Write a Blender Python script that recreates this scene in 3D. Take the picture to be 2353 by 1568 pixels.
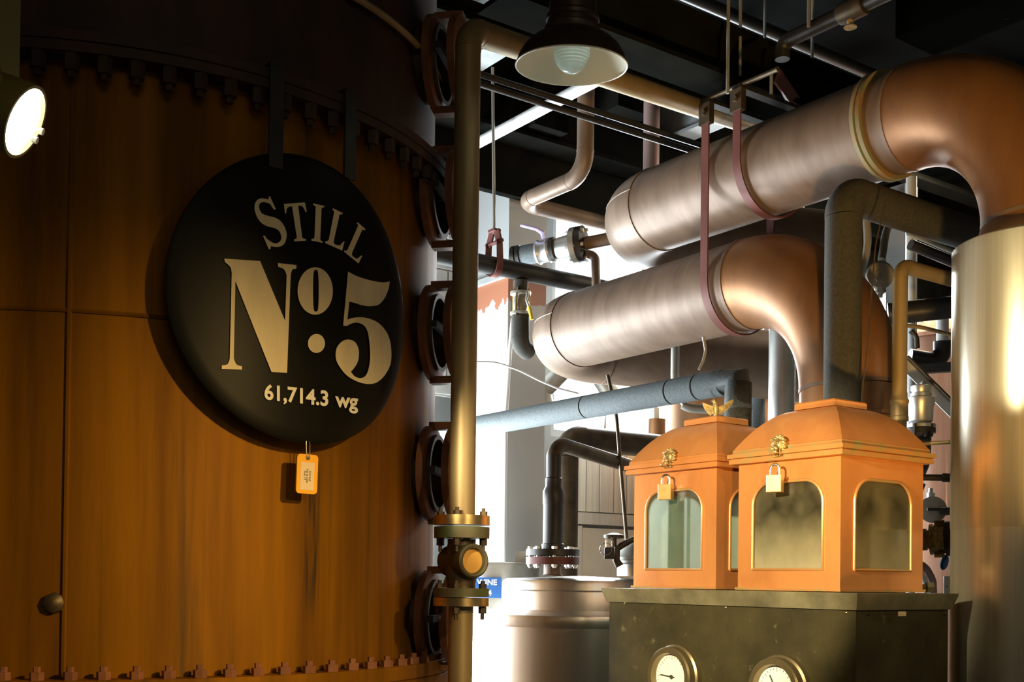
import bpy, bmesh, math, random
from mathutils import Vector, Matrix
random.seed(5)
for o in list(bpy.data.objects):
    bpy.data.objects.remove(o)
SC = bpy.context.scene
COL = SC.collection
PI = math.pi
R_ = math.radians

# ------------------------------------------------------------------ camera, world, light, exposure
F = 2656.0
YAW, PITCH, ROLL = -35.93, 0.8, 0.7
VPP = 1295.0
cam_d = bpy.data.cameras.new('camera')
cam_d.sensor_width = 36.0
cam_d.lens = F / 2353 * 36
cam_d.shift_y = (VPP - 784) / 2353
cam_d.clip_start = 0.05
cam = bpy.data.objects.new('camera', cam_d)
COL.objects.link(cam)
CM = Matrix.Rotation(R_(YAW), 4, 'Z') @ Matrix.Rotation(R_(90 + PITCH), 4, 'X') @ Matrix.Rotation(R_(ROLL), 4, 'Z')
cam.matrix_world = Matrix.Translation((0, 0, 1.6)) @ CM
SC.camera = cam
CAM = Vector((0, 0, 1.6))
FW = Vector((math.sin(R_(-YAW)), math.cos(R_(-YAW)), 0))     # horizontal view direction
RT = Vector((FW.y, -FW.x, 0))                                # horizontal right

vs = SC.view_settings
vs.view_transform = 'Standard'
vs.look = 'None'
vs.gamma = 1.0
vs.use_curve_mapping = False
vs.exposure = 0.0

w = bpy.data.worlds.new('sky')
SC.world = w
w.use_nodes = True
bg = w.node_tree.nodes['Background']
bg.inputs[0].default_value = (0.80, 0.93, 1.0, 1)
bg.inputs[1].default_value = 7.0

def aim(o, target):
    d = Vector(target) - o.location
    o.rotation_euler = d.to_track_quat('-Z', 'Y').to_euler()

def spot(name, loc, target, power, angle, blend, col, rad=0.04):
    l = bpy.data.lights.new(name, 'SPOT')
    l.energy = power; l.spot_size = R_(angle); l.spot_blend = blend
    l.color = col; l.shadow_soft_size = rad
    o = bpy.data.objects.new(name, l)
    o.location = loc
    COL.objects.link(o)
    aim(o, target)
    return o

def area(name, loc, target, power, sx, sy, col):
    l = bpy.data.lights.new(name, 'AREA')
    l.energy = power; l.shape = 'RECTANGLE'; l.size = sx; l.size_y = sy
    l.color = col
    o = bpy.data.objects.new(name, l)
    o.location = loc
    COL.objects.link(o)
    aim(o, target)
    return o

WARM = (1.0, 0.66, 0.28)
COOL = (0.86, 0.95, 1.0)
# daylight through the big windows
area('daylight_window_left', (.80, 5.12, 1.45), (3.0, 3.2, 2.4), 190, 1.0, 1.4, COOL)
area('daylight_window_middle', (2.64, 5.12, 1.7), (3.0, 3.0, 2.3), 215, .6, 1.7, COOL)
area('far_hall_lamp', (5.2, 3.3, 3.75), (5.3, 5.2, 1.4), 45, .5, .5, (1.0, 0.84, 0.62))
area('daylight_window_back', (4.75, 5.12, 3.1), (3.3, 2.6, 3.3), 190, .8, 1.3, COOL)
area('daylight_window_right', (7.3, 5.12, 3.4), (6.5, 2.0, 1.5), 190, 2.0, 0.7, (1.0, 0.93, 0.85))
# tungsten spots of the hall, and an added soft fill
spot('still_spot', (1.75, -0.35, 2.75), (0.66, 2.42, 1.22), 390, 43, 1.0, (1.0, 0.64, 0.22), 0.05)
spot('riser_spot', (1.0, -0.9, 2.5), (1.60, 2.42, 1.45), 130, 28, 1.0, (1.0, 0.72, 0.38), 0.04)
spot('safe_spot_front', (1.3, -0.6, 2.9), (2.50, 2.2, 1.66), 85, 27, 0.8, (1.0, 0.70, 0.32), 0.05)
spot('pipe_uplight', (1.2, 0.6, 1.1), (3.0, 2.35, 2.95), 270, 46, 0.8, (1.0, 0.56, 0.15), 0.06)
area('hall_fill', (-0.6, -2.4, 3.9), (1.2, 2.4, 2.2), 12, 2.0, 1.0, (1.0, 0.74, 0.42))  # unseen fill light added to lift the dark parts

# ------------------------------------------------------------------ pixel ray helper (planning aid: a ray cut with a plane of the room)
def ray(u, v):
    d = Vector(((u - 1176.5) / F, (VPP - v) / F, -1.0))
    return (CM.to_3x3() @ d)

def at(u, v, x=None, y=None, z=None, d=None):
    r = ray(u, v)
    if x is not None: t = x / r.x
    elif y is not None: t = y / r.y
    elif z is not None: t = (z - 1.6) / r.z
    else: t = d / r.dot(FW)
    return CAM + r * t

def zat(v, d, u=1176):
    return at(u, v, d=d).z

# ------------------------------------------------------------------ materials
MATS = {}
def M(name, col, metal=0.0, rough=0.5, col2=None, scale=(6, 6, 6), detail=5, lo=0.35, hi=0.65, bump=0.0, bscale=None,
      rough2=None, col3=None, scale3=(2, 2, 2), lo3=0.5, hi3=0.7, spec=0.5, coat=0.0):
    m = bpy.data.materials.new(name)
    m.use_nodes = True
    nt = m.node_tree
    b = nt.nodes['Principled BSDF']
    b.inputs['Base Color'].default_value = (*col, 1)
    b.inputs['Metallic'].default_value = metal
    b.inputs['Roughness'].default_value = rough
    b.inputs['Specular IOR Level'].default_value = spec
    if coat:
        b.inputs['Coat Weight'].default_value = coat
        b.inputs['Coat Roughness'].default_value = 0.25
    tc = nt.nodes.new('ShaderNodeTexCoord')
    def noise(sc, l, h, det=detail):
        mp = nt.nodes.new('ShaderNodeMapping')
        mp.inputs['Scale'].default_value = sc
        nt.links.new(tc.outputs['Object'], mp.inputs['Vector'])
        n = nt.nodes.new('ShaderNodeTexNoise')
        n.inputs['Scale'].default_value = 1.0
        n.inputs['Detail'].default_value = det
        n.inputs['Roughness'].default_value = 0.6
        nt.links.new(mp.outputs[0], n.inputs['Vector'])
        mr = nt.nodes.new('ShaderNodeMapRange')
        mr.inputs['From Min'].default_value = l
        mr.inputs['From Max'].default_value = h
        nt.links.new(n.outputs['Fac'], mr.inputs['Value'])
        return mr.outputs[0]
    def mix(fac, a, c):
        mx = nt.nodes.new('ShaderNodeMix')
        mx.data_type = 'RGBA'
        nt.links.new(fac, mx.inputs['Factor'])
        if isinstance(a, tuple): mx.inputs['A'].default_value = (*a, 1)
        else: nt.links.new(a, mx.inputs['A'])
        mx.inputs['B'].default_value = (*c, 1)
        return mx.outputs['Result']
    cur = col
    if col2 is not None:
        f = noise(scale, lo, hi)
        cur = mix(f, cur, col2)
        if rough2 is not None:
            mr = nt.nodes.new('ShaderNodeMapRange')
            mr.inputs['To Min'].default_value = rough
            mr.inputs['To Max'].default_value = rough2
            nt.links.new(f, mr.inputs['Value'])
            nt.links.new(mr.outputs[0], b.inputs['Roughness'])
    if col3 is not None:
        cur = mix(noise(scale3, lo3, hi3), cur, col3)
    if not isinstance(cur, tuple):
        nt.links.new(cur, b.inputs['Base Color'])
    if bump:
        f = noise(bscale or scale, 0.0, 1.0)
        bp = nt.nodes.new('ShaderNodeBump')
        bp.inputs['Strength'].default_value = bump
        bp.inputs['Distance'].default_value = 0.004
        nt.links.new(f, bp.inputs['Height'])
        nt.links.new(bp.outputs[0], b.inputs['Normal'])
    MATS[name] = m
    return m

def emit(name, col, s):
    m = bpy.data.materials.new(name)
    m.use_nodes = True
    b = m.node_tree.nodes['Principled BSDF']
    b.inputs['Base Color'].default_value = (*col, 1)
    b.inputs['Emission Color'].default_value = (*col, 1)
    b.inputs['Emission Strength'].default_value = s
    return m

def glass(name, dust_lo, dust_hi, dust_col, tint=(1, 1, 1), zlow=None, zhigh=None, rough=0.08):
    """clear pane with a film of dust: transparent + glossy mixed with a diffuse film by noise (and by settled condensation near the sill)"""
    m = bpy.data.materials.new(name)
    m.use_nodes = True
    nt = m.node_tree
    nt.nodes.clear()
    out = nt.nodes.new('ShaderNodeOutputMaterial')
    tr = nt.nodes.new('ShaderNodeBsdfTransparent'); tr.inputs[0].default_value = (*tint, 1)
    gl = nt.nodes.new('ShaderNodeBsdfGlossy'); gl.inputs['Roughness'].default_value = rough
    lw = nt.nodes.new('ShaderNodeLayerWeight')
    pw = nt.nodes.new('ShaderNodeMath'); pw.operation = 'POWER'; pw.inputs[1].default_value = 4
    nt.links.new(lw.outputs['Facing'], pw.inputs[0])
    fr = nt.nodes.new('ShaderNodeMath'); fr.operation = 'MULTIPLY_ADD'; fr.inputs[1].default_value = .6; fr.inputs[2].default_value = .04
    nt.links.new(pw.outputs[0], fr.inputs[0])
    m1 = nt.nodes.new('ShaderNodeMixShader')
    nt.links.new(fr.outputs[0], m1.inputs[0]); nt.links.new(tr.outputs[0], m1.inputs[1]); nt.links.new(gl.outputs[0], m1.inputs[2])
    d1 = nt.nodes.new('ShaderNodeBsdfDiffuse'); d1.inputs[0].default_value = (*dust_col, 1)
    d2 = nt.nodes.new('ShaderNodeBsdfTranslucent'); d2.inputs[0].default_value = (*dust_col, 1)
    df = nt.nodes.new('ShaderNodeMixShader'); df.inputs[0].default_value = 0.45
    nt.links.new(d1.outputs[0], df.inputs[1]); nt.links.new(d2.outputs[0], df.inputs[2])
    tc = nt.nodes.new('ShaderNodeTexCoord')
    n = nt.nodes.new('ShaderNodeTexNoise'); n.inputs['Scale'].default_value = 14; n.inputs['Detail'].default_value = 8
    nt.links.new(tc.outputs['Object'], n.inputs['Vector'])
    mr = nt.nodes.new('ShaderNodeMapRange')
    mr.inputs['From Min'].default_value = 0.3; mr.inputs['From Max'].default_value = 0.7
    mr.inputs['To Min'].default_value = dust_lo; mr.inputs['To Max'].default_value = dust_hi
    nt.links.new(n.outputs['Fac'], mr.inputs['Value'])
    fac = mr.outputs[0]
    if zlow is not None:
        ge = nt.nodes.new('ShaderNodeNewGeometry')
        sx = nt.nodes.new('ShaderNodeSeparateXYZ')
        nt.links.new(ge.outputs['Position'], sx.inputs[0])
        ad = nt.nodes.new('ShaderNodeMath'); ad.operation = 'MULTIPLY_ADD'
        nt.links.new(n.outputs['Fac'], ad.inputs[0]); ad.inputs[1].default_value = 0.08
        nt.links.new(sx.outputs['Z'], ad.inputs[2])
        m2 = nt.nodes.new('ShaderNodeMapRange')
        m2.inputs['From Min'].default_value = zlow; m2.inputs['From Max'].default_value = zhigh
        m2.inputs['To Min'].default_value = 0.9; m2.inputs['To Max'].default_value = 0.0
        nt.links.new(ad.outputs[0], m2.inputs['Value'])
        mx = nt.nodes.new('ShaderNodeMath'); mx.operation = 'MAXIMUM'
        nt.links.new(fac, mx.inputs[0]); nt.links.new(m2.outputs[0], mx.inputs[1])
        fac = mx.outputs[0]
    m3 = nt.nodes.new('ShaderNodeMixShader')
    nt.links.new(fac, m3.inputs[0]); nt.links.new(m1.outputs[0], m3.inputs[1]); nt.links.new(df.outputs[0], m3.inputs[2])
    nt.links.new(m3.outputs[0], out.inputs[0])
    return m

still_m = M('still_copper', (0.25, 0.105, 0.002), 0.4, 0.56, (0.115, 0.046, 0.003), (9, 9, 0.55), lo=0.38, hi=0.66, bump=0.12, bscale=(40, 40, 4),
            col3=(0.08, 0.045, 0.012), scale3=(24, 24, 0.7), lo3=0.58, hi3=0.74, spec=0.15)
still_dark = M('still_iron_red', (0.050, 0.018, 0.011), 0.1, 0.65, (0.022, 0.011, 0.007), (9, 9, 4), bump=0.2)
manway_m = M('manway_red_iron', (0.25, 0.10, 0.045), 0.1, 0.6, (0.15, 0.06, 0.028), (12, 12, 12), bump=0.2)
black_paint = M('sign_black_paint', (0.0045, 0.0045, 0.0035), 0.0, 0.4, (0.007, 0.007, 0.004), (3, 3, 3), spec=0.1)
cream_paint = M('sign_cream_paint', (0.86, 0.74, 0.46), 0.0, 0.55, (0.76, 0.64, 0.38), (30, 30, 6))
pale_paint = M('sign_pale_paint', (0.88, 0.84, 0.68), 0.0, 0.55)
tag_yellow = M('tag_yellow', (0.95, 0.47, 0.02), 0.0, 0.4)
tag_paper = M('tag_paper', (0.82, 0.66, 0.42), 0.0, 0.6)
ink = M('ink', (0.04, 0.05, 0.03), 0.0, 0.6)
wire_m = M('steel_wire', (0.5, 0.45, 0.35), 1.0, 0.35)
copper_pipe = M('copper_pipe_worn', (0.205, 0.145, 0.105), 0.2, 0.5, (0.14, 0.095, 0.065), (5, 16, 5), lo=0.35, hi=0.7, bump=0.05, bscale=(9, 70, 9), rough2=0.5,
                col3=(0.13, 0.085, 0.055), scale3=(9, 9, 9), lo3=0.64, hi3=0.78, spec=0.4)
copper_warm = M('copper_column', (0.34, 0.165, 0.065), 0.5, 0.45, (0.23, 0.11, 0.045), (6, 6, 2), lo=0.35, hi=0.7, col3=(0.2, 0.1, 0.05), scale3=(11, 11, 5), lo3=0.62, hi3=0.8)
verdigris = M('verdigris', (0.20, 0.23, 0.13), 0.2, 0.7, (0.30, 0.17, 0.07), (14, 14, 14))
brass_pipe = M('aged_brass_pipe', (0.36, 0.275, 0.14), 0.45, 0.52, (0.27, 0.20, 0.095), (16, 16, 3), lo=0.35, hi=0.7, bump=0.04)
brass_bright = M('polished_brass', (0.62, 0.47, 0.22), 1.0, 0.28, (0.45, 0.32, 0.13), (20, 20, 20))
bronze_dark = M('dark_bronze', (0.115, 0.085, 0.05), 0.6, 0.5, (0.06, 0.045, 0.028), (14, 14, 14), bump=0.15)
green_bronze = M('green_bronze', (0.12, 0.105, 0.06), 0.5, 0.55, (0.12, 0.17, 0.07), (10, 10, 10), lo=0.45, hi=0.65)
sight_glass = M('amber_sight_glass', (0.75, 0.42, 0.10), 0.0, 0.18, spec=0.6)
safe_copper = M('safe_copper', (0.68, 0.305, 0.10), 0.4, 0.38, (0.58, 0.235, 0.07), (9, 9, 3), lo=0.3, hi=0.75, col3=(0.48, 0.17, 0.05), scale3=(5, 5, 4), lo3=0.55, hi3=0.8, bump=0.03)
safe_trim = M('safe_trim_patina', (0.60, 0.30, 0.10), 0.5, 0.4, (0.38, 0.36, 0.14), (22, 22, 22), lo=0.5, hi=0.68)
brass_lock = M('padlock_brass', (0.55, 0.38, 0.14), 0.3, 0.33, (0.46, 0.31, 0.11), (30, 30, 30))
chrome = M('bright_steel', (0.82, 0.80, 0.76), 1.0, 0.18)
old_gold = M('old_gold', (0.50, 0.37, 0.15), 0.6, 0.42, (0.25, 0.18, 0.07), (60, 60, 60), lo=0.4, hi=0.6, bump=0.3)
cabinet_m = M('cabinet_blackened_iron', (0.062, 0.054, 0.024), 0.1, 0.55, (0.036, 0.032, 0.016), (7, 7, 7), col3=(0.14, 0.12, 0.06), scale3=(30, 30, 30), lo3=0.63, hi3=0.75, bump=0.2, bscale=(60, 60, 60), spec=0.15)
cabinet_lid = M('cabinet_lid_iron', (0.26, 0.24, 0.14), 0.3, 0.45, (0.12, 0.11, 0.065), (9, 9, 9), bump=0.1)
dial_m = M('gauge_dial', (0.97, 0.95, 0.82), 0.0, 0.5)
bezel_m = M('gauge_bezel', (0.24, 0.20, 0.11), 0.75, 0.36)
steel_clad = M('stainless_cladding', (0.70, 0.66, 0.52), 0.75, 0.31, (0.60, 0.56, 0.44), (60, 60, 1.5), lo=0.35, hi=0.65, bump=0.03, bscale=(9, 9, 1.2))
steel_tank = M('stainless_tank', (0.70, 0.69, 0.66), 1.0, 0.33, (0.60, 0.58, 0.54), (30, 30, 1.2), lo=0.35, hi=0.65)
steel_old = M('dull_steel', (0.46, 0.45, 0.40), 0.6, 0.5, (0.32, 0.31, 0.27), (10, 10, 10))
ins_grey = M('grey_foam_insulation', (0.115, 0.14, 0.148), 0.0, 0.85, (0.075, 0.092, 0.098), (120, 120, 120), bump=0.25)
ins_dark = M('dark_foam_insulation', (0.052, 0.052, 0.042), 0.0, 0.85, (0.034, 0.034, 0.028), (90, 90, 90), bump=0.25)
black_iron = M('black_iron', (0.022, 0.022, 0.022), 0.3, 0.45, (0.035, 0.032, 0.028), (12, 12, 12), bump=0.1)
beam_m = M('beam_black_paint', (0.006, 0.0065, 0.006), 0.0, 0.75, (0.010, 0.010, 0.008), (5, 5, 5), col3=(0.10, 0.075, 0.03), scale3=(14, 14, 14), lo3=0.72, hi3=0.78, bump=0.15, spec=0.0)
joist_m = M('joist_lit_grey', (0.36, 0.39, 0.39), 0.0, 0.5, (0.25, 0.27, 0.27), (5, 5, 5))  # window light on the joist undersides is put into this paler grey
ceil_m = M('ceiling_black', (0.006, 0.007, 0.007), 0.0, 0.9, spec=0.05)
red_iron = M('red_oxide_iron', (0.15, 0.045, 0.035), 0.1, 0.6, (0.11, 0.034, 0.027), (12, 12, 12), bump=0.1)
white_paint = M('white_paint', (0.74, 0.78, 0.79), 0.0, 0.5, (0.66, 0.70, 0.71), (4, 4, 2))
grey_paint = M('grey_paint', (0.19, 0.20, 0.195), 0.0, 0.55, (0.165, 0.172, 0.168), (4, 4, 2))
grey_wall = M('grey_wall_paint', (0.23, 0.245, 0.24), 0.0, 0.6, (0.195, 0.205, 0.20), (2, 2, 2))
brick_m = M('white_brick', (0.66, 0.67, 0.64), 0.0, 0.7, (0.52, 0.52, 0.48), (14, 14, 14), bump=0.4)
mortar_m = M('mortar', (0.42, 0.42, 0.39), 0.0, 0.9)
plank_m = M('whitewashed_plank', (0.62, 0.58, 0.47), 0.0, 0.75, (0.48, 0.44, 0.35), (30, 30, 1.5), bump=0.3)
panel_m = M('cream_panel', (0.82, 0.74, 0.57), 0.0, 0.6, (0.72, 0.64, 0.49), (5, 5, 5))
plaster_m = M('warm_plaster', (0.50, 0.47, 0.42), 0.0, 0.8, (0.42, 0.40, 0.36), (2, 2, 2))
floor_m = M('concrete_floor', (0.20, 0.19, 0.17), 0.0, 0.6, (0.14, 0.135, 0.12), (2, 2, 2))
dark_wall = M('hall_wall', (0.42, 0.38, 0.30), 0.0, 0.8)
enamel_white = M('white_enamel', (0.92, 0.90, 0.76), 0.0, 0.3)
shade_dark = M('shade_dark_enamel', (0.045, 0.026, 0.016), 0.1, 0.4, (0.03, 0.018, 0.012), (9, 9, 9))
olive = M('olive_lamp_housing', (0.11, 0.10, 0.025), 0.2, 0.5)
galv = M('galvanised_tube', (0.62, 0.64, 0.63), 0.8, 0.38, (0.5, 0.52, 0.5), (12, 12, 12))
conduit_m = M('grey_conduit', (0.42, 0.42, 0.38), 0.6, 0.45)
pink_pipe = M('primer_pink_pipe', (0.33, 0.22, 0.20), 0.2, 0.5)
lilac = M('lilac_lever', (0.55, 0.52, 0.85), 0.0, 0.4)
blue_plastic = M('blue_plastic', (0.02, 0.13, 0.33), 0.0, 0.4)
blue_sign = M('blue_sign', (0.03, 0.16, 0.52), 0.0, 0.45)
white_ink = M('white_lettering', (0.86, 0.90, 0.92), 0.0, 0.5)
yellow_m = M('yellow_grip', (0.80, 0.62, 0.04), 0.0, 0.45)
pink_copper = M('pink_copper_tank', (0.62, 0.36, 0.26), 0.5, 0.45, (0.50, 0.27, 0.18), (26, 26, 1.0), col3=(0.66, 0.55, 0.48), scale3=(12, 12, 0.8), lo3=0.5, hi3=0.75)
rust_frame = M('window_frame_grey', (0.30, 0.31, 0.30), 0.0, 0.6)
pane_m = glass('window_pane_glass', 0.02, 0.10, (0.8, 0.85, 0.85))
jar_glass = glass('jar_glass', 0.05, 0.10, (0.85, 0.98, 0.92), (0.50, 0.66, 0.58), rough=0.03)
dust_glass_clear = glass('safe_pane_clear', 0.07, 0.13, (0.64, 0.68, 0.60), (0.93, 0.98, 0.95))
dust_glass_back = glass('safe_pane_dusty', 0.72, 0.86, (0.72, 0.74, 0.66), (0.90, 0.96, 0.92))
dust_glass_misted = glass('safe_pane_misted', 0.05, 0.22, (0.60, 0.55, 0.36), (0.42, 0.47, 0.40), 1.66, 1.84)
bulb_glass = glass('ribbed_bulb_glass', 0.35, 0.5, (0.72, 0.80, 0.74), (0.8, 0.85, 0.8), rough=0.1)

# pier: white paint with bare rusty primer along the top edge
def pier_white():
    m = M('pier_white_rust', (0.74, 0.78, 0.80), 0.0, 0.5)
    nt = m.node_tree; b = nt.nodes['Principled BSDF']
    ge = nt.nodes.new('ShaderNodeNewGeometry'); sx = nt.nodes.new('ShaderNodeSeparateXYZ')
    nt.links.new(ge.outputs['Position'], sx.inputs[0])
    n = nt.nodes.new('ShaderNodeTexNoise'); n.inputs['Scale'].default_value = 22; n.inputs['Detail'].default_value = 5
    nt.links.new(ge.outputs['Position'], n.inputs['Vector'])
    ma = nt.nodes.new('ShaderNodeMath'); ma.operation = 'MULTIPLY_ADD'
    nt.links.new(n.outputs['Fac'], ma.inputs[0]); ma.inputs[1].default_value = 0.16; nt.links.new(sx.outputs['Z'], ma.inputs[2])
    g1 = nt.nodes.new('ShaderNodeMath'); g1.operation = 'GREATER_THAN'; nt.links.new(ma.outputs[0], g1.inputs[0]); g1.inputs[1].default_value = 3.05
    g2 = nt.nodes.new('ShaderNodeMath'); g2.operation = 'LESS_THAN'; nt.links.new(sx.outputs['Z'], g2.inputs[0]); g2.inputs[1].default_value = 3.085
    g3 = nt.nodes.new('ShaderNodeMath'); g3.operation = 'MULTIPLY'; nt.links.new(g1.outputs[0], g3.inputs[0]); nt.links.new(g2.outputs[0], g3.inputs[1])
    mx = nt.nodes.new('ShaderNodeMix'); mx.data_type = 'RGBA'
    nt.links.new(g3.outputs[0], mx.inputs['Factor'])
    mx.inputs['A'].default_value = (0.34, 0.36, 0.365, 1); mx.inputs['B'].default_value = (0.30, 0.12, 0.065, 1)
    nt.links.new(mx.outputs['Result'], b.inputs['Base Color'])
    return m
pier_m = pier_white()
def still_stain(m, px, py, z0, z1):
    """dark drip stain running down the shell below the sign"""
    nt = m.node_tree; b = nt.nodes['Principled BSDF']
    src = b.inputs['Base Color'].links[0].from_socket
    ge = nt.nodes.new('ShaderNodeNewGeometry')
    mp = nt.nodes.new('ShaderNodeMapping'); mp.vector_type = 'POINT'
    mp.inputs['Location'].default_value = (-px, -py, 0)
    nt.links.new(ge.outputs['Position'], mp.inputs['Vector'])
    s1 = nt.nodes.new('ShaderNodeVectorMath'); s1.operation = 'MULTIPLY'; s1.inputs[1].default_value = (1, 1, 0)
    nt.links.new(mp.outputs[0], s1.inputs[0])
    ln_ = nt.nodes.new('ShaderNodeVectorMath'); ln_.operation = 'LENGTH'; nt.links.new(s1.outputs[0], ln_.inputs[0])
    a = nt.nodes.new('ShaderNodeMapRange'); a.inputs['From Min'].default_value = .012; a.inputs['From Max'].default_value = .030
    a.inputs['To Min'].default_value = 1; a.inputs['To Max'].default_value = 0
    nt.links.new(ln_.outputs['Value'], a.inputs['Value'])
    sx = nt.nodes.new('ShaderNodeSeparateXYZ'); nt.links.new(ge.outputs['Position'], sx.inputs[0])
    z = nt.nodes.new('ShaderNodeMapRange'); z.inputs['From Min'].default_value = z0; z.inputs['From Max'].default_value = z0 + .12
    nt.links.new(sx.outputs['Z'], z.inputs['Value'])
    zz = nt.nodes.new('ShaderNodeMapRange'); zz.inputs['From Min'].default_value = z1; zz.inputs['From Max'].default_value = z1 - .05
    nt.links.new(sx.outputs['Z'], zz.inputs['Value'])
    m2 = nt.nodes.new('ShaderNodeMapping'); m2.inputs['Scale'].default_value = (110, 110, 5)
    nt.links.new(ge.outputs['Position'], m2.inputs['Vector'])
    n = nt.nodes.new('ShaderNodeTexNoise'); n.inputs['Scale'].default_value = 1; n.inputs['Detail'].default_value = 4
    nt.links.new(m2.outputs[0], n.inputs['Vector'])
    nr = nt.nodes.new('ShaderNodeMapRange'); nr.inputs['From Min'].default_value = .42; nr.inputs['From Max'].default_value = .56
    nt.links.new(n.outputs['Fac'], nr.inputs['Value'])
    cur = a.outputs[0]
    for o in (z.outputs[0], zz.outputs[0], nr.outputs[0]):
        mm = nt.nodes.new('ShaderNodeMath'); mm.operation = 'MULTIPLY'
        nt.links.new(cur, mm.inputs[0]); nt.links.new(o, mm.inputs[1]); cur = mm.outputs[0]
    mx = nt.nodes.new('ShaderNodeMix'); mx.data_type = 'RGBA'
    nt.links.new(cur, mx.inputs['Factor']); nt.links.new(src, mx.inputs['A']); mx.inputs['B'].default_value = (.05, .03, .012, 1)
    nt.links.new(mx.outputs['Result'], b.inputs['Base Color'])

# ------------------------------------------------------------------ mesh helpers
def frame(d):
    d = Vector(d).normalized()
    a = Vector((0, 0, 1)) if abs(d.z) < 0.9 else Vector((1, 0, 0))
    n = d.cross(a).normalized()
    return n, d.cross(n).normalized(), d

class MB:
    def __init__(s):
        s.v = []; s.f = []
    def add(s, vs, fs):
        k = len(s.v)
        s.v += [Vector(p) for p in vs]
        s.f += [tuple(i + k for i in f) for f in fs]
        return s
    def box(s, x0, x1, y0, y1, z0, z1):
        vs = [(x, y, z) for z in (z0, z1) for y in (y0, y1) for x in (x0, x1)]
        return s.add(vs, [(0, 2, 3, 1), (4, 5, 7, 6), (0, 1, 5, 4), (2, 6, 7, 3), (0, 4, 6, 2), (1, 3, 7, 5)])
    def obox(s, c, ax, ay, az, sx, sy, sz):
        c = Vector(c); ax = Vector(ax).normalized() * sx / 2; ay = Vector(ay).normalized() * sy / 2; az = Vector(az).normalized() * sz / 2
        vs = [c + ax * i + ay * j + az * k for k in (-1, 1) for j in (-1, 1) for i in (-1, 1)]
        return s.add(vs, [(0, 2, 3, 1), (4, 5, 7, 6), (0, 1, 5, 4), (2, 6, 7, 3), (0, 4, 6, 2), (1, 3, 7, 5)])
    def bar(s, a, b, w, h, up=(0, 0, 1)):
        a = Vector(a); b = Vector(b); d = (b - a).normalized()
        n = d.cross(Vector(up)).normalized(); u = n.cross(d)
        return s.obox((a + b) / 2, d, n, u, (b - a).length, w, h)
    def tube(s, pts, r, n=20, cap=True, up0=None):
        pts = [Vector(p) for p in pts]
        m = len(pts)
        rs = r if isinstance(r, (list, tuple)) else [r] * m
        tang = []
        for i in range(m):
            a = pts[max(i - 1, 0)]; b = pts[min(i + 1, m - 1)]
            d = (b - a)
            if 0 < i < m - 1:
                d = (pts[i] - a).normalized() + (b - pts[i]).normalized()
            tang.append(d.normalized())
        nn, bb, _ = frame(tang[0])
        k = len(s.v)
        prev = tang[0]
        for i in range(m):
            t = tang[i]
            ax = prev.cross(t)
            if ax.length > 1e-7:
                q = Matrix.Rotation(prev.angle(t), 3, ax.normalized())
                nn = q @ nn; bb = q @ bb
            prev = t
            for j in range(n):
                a = 2 * PI * j / n
                s.v.append(pts[i] + (nn * math.cos(a) + bb * math.sin(a)) * rs[i])
        for i in range(m - 1):
            for j in range(n):
                j2 = (j + 1) % n
                s.f.append((k + i * n + j, k + i * n + j2, k + (i + 1) * n + j2, k + (i + 1) * n + j))
        if cap:
            s.f.append(tuple(k + j for j in reversed(range(n))))
            s.f.append(tuple(k + (m - 1) * n + j for j in range(n)))
        return s
    def lathe(s, o, axis, prof, n=28, cap=True, a0=0.0, a1=2 * PI):
        """prof: list of (radius, height along axis)"""
        nn, bb, d = frame(axis); o = Vector(o)
        k = len(s.v); m = len(prof)
        full = abs(a1 - a0 - 2 * PI) < 1e-6
        cols = n if full else n + 1
        for (r, h) in prof:
            for j in range(cols):
                a = a0 + (a1 - a0) * j / n
                s.v.append(o + d * h + (nn * math.cos(a) + bb * math.sin(a)) * max(r, 1e-5))
        for i in range(m - 1):
            for j in range(n):
                j2 = (j + 1) % cols
                s.f.append((k + i * cols + j, k + i * cols + j2, k + (i + 1) * cols + j2, k + (i + 1) * cols + j))
        if cap and full:
            if prof[0][0] > 1e-4: s.f.append(tuple(k + j for j in reversed(range(cols))))
            if prof[-1][0] > 1e-4: s.f.append(tuple(k + (m - 1) * cols + j for j in range(cols)))
        return s
    def cyl(s, a, b, r, n=20, r2=None):
        a = Vector(a); b = Vector(b)
        return s.lathe(a, b - a, [(r, 0), (r if r2 is None else r2, (b - a).length)], n)
    def torus(s, c, axis, R, r, n=28, m=8):
        nn, bb, d = frame(axis); c = Vector(c); k = len(s.v)
        for i in range(n):
            a = 2 * PI * i / n; e = nn * math.cos(a) + bb * math.sin(a)
            for j in range(m):
                b = 2 * PI * j / m
                s.v.append(c + e * (R + r * math.cos(b)) + d * r * math.sin(b))
        for i in range(n):
            for j in range(m):
                i2 = (i + 1) % n; j2 = (j + 1) % m
                s.f.append((k + i * m + j, k + i2 * m + j, k + i2 * m + j2, k + i * m + j2))
        return s
    def sphere(s, c, r, n=16, m=10, sc=(1, 1, 1), rot=None):
        c = Vector(c); k = len(s.v)
        for i in range(m + 1):
            t = PI * i / m
            for j in range(n):
                a = 2 * PI * j / n
                p = Vector((math.sin(t) * math.cos(a) * sc[0], math.sin(t) * math.sin(a) * sc[1], math.cos(t) * sc[2])) * r
                if rot is not None: p = rot @ p
                s.v.append(c + p)
        for i in range(m):
            for j in range(n):
                j2 = (j + 1) % n
                s.f.append((k + i * n + j, k + (i + 1) * n + j, k + (i + 1) * n + j2, k + i * n + j2))
        return s
    def hexbolt(s, o, axis, r, h):
        s.lathe(o, axis, [(r, 0), (r, h)], 6)
        return s
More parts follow.
